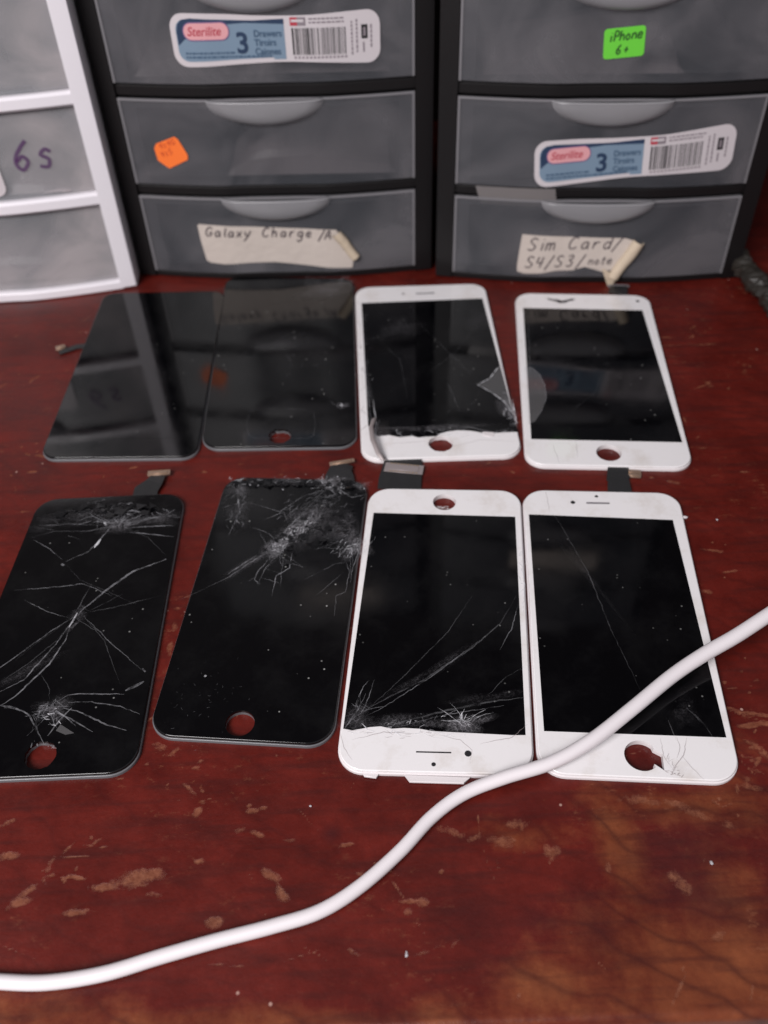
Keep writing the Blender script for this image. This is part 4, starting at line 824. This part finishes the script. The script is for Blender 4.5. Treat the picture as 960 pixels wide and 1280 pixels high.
for i, p_ in enumerate(sm):
    t = sm[min(i+1, len(sm)-1)]-sm[max(i-1, 0)]; t /= np.linalg.norm(t); s1 = np.cross(t, [0, 0, 1.]); s1 /= np.linalg.norm(s1); s2 = np.cross(s1, t)
    for k in range(NS): a = 2*math.pi*k/NS; vs.append(p_+(s1*math.cos(a)+s2*math.sin(a))*(2.08+.5*min(1, max(0, (i-95)/70))))
    if i: c = i*NS; fs += [(c-NS+k, c-NS+(k+1) % NS, c+(k+1) % NS, c+k) for k in range(NS)]
fs += [tuple(range(NS))[::-1], tuple((len(sm)-1)*NS+k for k in range(NS))]
b.add(vs, fs, 0, True); o = b.build('charging_cable', 'cable', None, (0, 150, 0), 60)
tag(o, 'long white cable curving across the table and over the corner of a white screen', 'cable')
# ------------------------------------------------------------------ small things
def debris(name, x, y, size, mat, label, cat, z=0, seed=1, elong=1.0, ang=0):
    r = np.random.RandomState(seed); bm = bmesh.new(); bmesh.ops.create_icosphere(bm, subdivisions=1, radius=size)
    c = px(x, y, z); ca, sa = math.cos(ang), math.sin(ang)
    for v in bm.verts:
        k = 1+r.normal()*.18; a, b_, h_ = v.co.x*k*elong, v.co.y*k, v.co.z*k*.6; v.co = Vector((c[0]+a*ca-b_*sa, c[1]+a*sa+b_*ca, z+size*.55+h_))
    b = MB(); b.bm(bm, 0); o = b.build(name, mat, None, (c[0], c[1], 0)); tag(o, label, cat); return o
debris('plastic_crumb', 854, 648, 1.1, 'white_frame', 'tiny white crumb touching the right edge of a white screen', 'debris', seed=2, elong=1.7)
debris('glass_crumb', 889, 1079, .55, 'crack_bright', 'pale glass crumb alone on the bare table near the lower right', 'debris', seed=3, elong=1.6, ang=1.9)
debris('glass_crumb', 388, 1008, .45, 'crack_bright', 'pale glass crumb on bare table between the near row and the cable', 'debris', seed=4)
debris('glass_crumb', 508, 1193, .4, 'crack_bright', 'sliver of glass on the table below the middle of the cable', 'debris', seed=5, elong=2.6, ang=1.4)
debris('glass_crumb', 896, 650, .45, 'crack_bright', 'pale glass crumb on the table right of the white crumb', 'debris', seed=6)
# crumpled wrapper at the right edge, beyond the cabinets' corner
b = MB(); rr_ = np.random.RandomState(9); vs = []; fs = []; n, m_ = 26, 10
A0 = np.array([*px(918, 318, 10), 10.]); A1 = np.array([*px(985, 400, 5), 5.]); dv = A1-A0; side = np.array([dv[1], -dv[0], 0.]); side /= np.linalg.norm(side)
for i in range(n+1):
    for j in range(m_):
        a = 2*math.pi*j/m_; rad = (6.2+.5*math.sin(i*.7)+rr_.normal()*.7)*(1 if 0 < i < n else .3)
        vs.append(A0+dv*i/n+side*math.cos(a)*rad+np.array([0, 0, max(-4.8, math.sin(a)*rad*.8)]))
    if i: c = i*m_; fs += [(c-m_+k, c-m_+(k+1) % m_, c+(k+1) % m_, c+k) for k in range(m_)]
b.add(vs, fs, 0, False); o = b.build('plastic_wrapper', 'wrap', None, tuple(A0[:2])+(0,)); tag(o, 'dark crumpled plastic wrapper at the right edge beside the cabinet', 'wrapper')
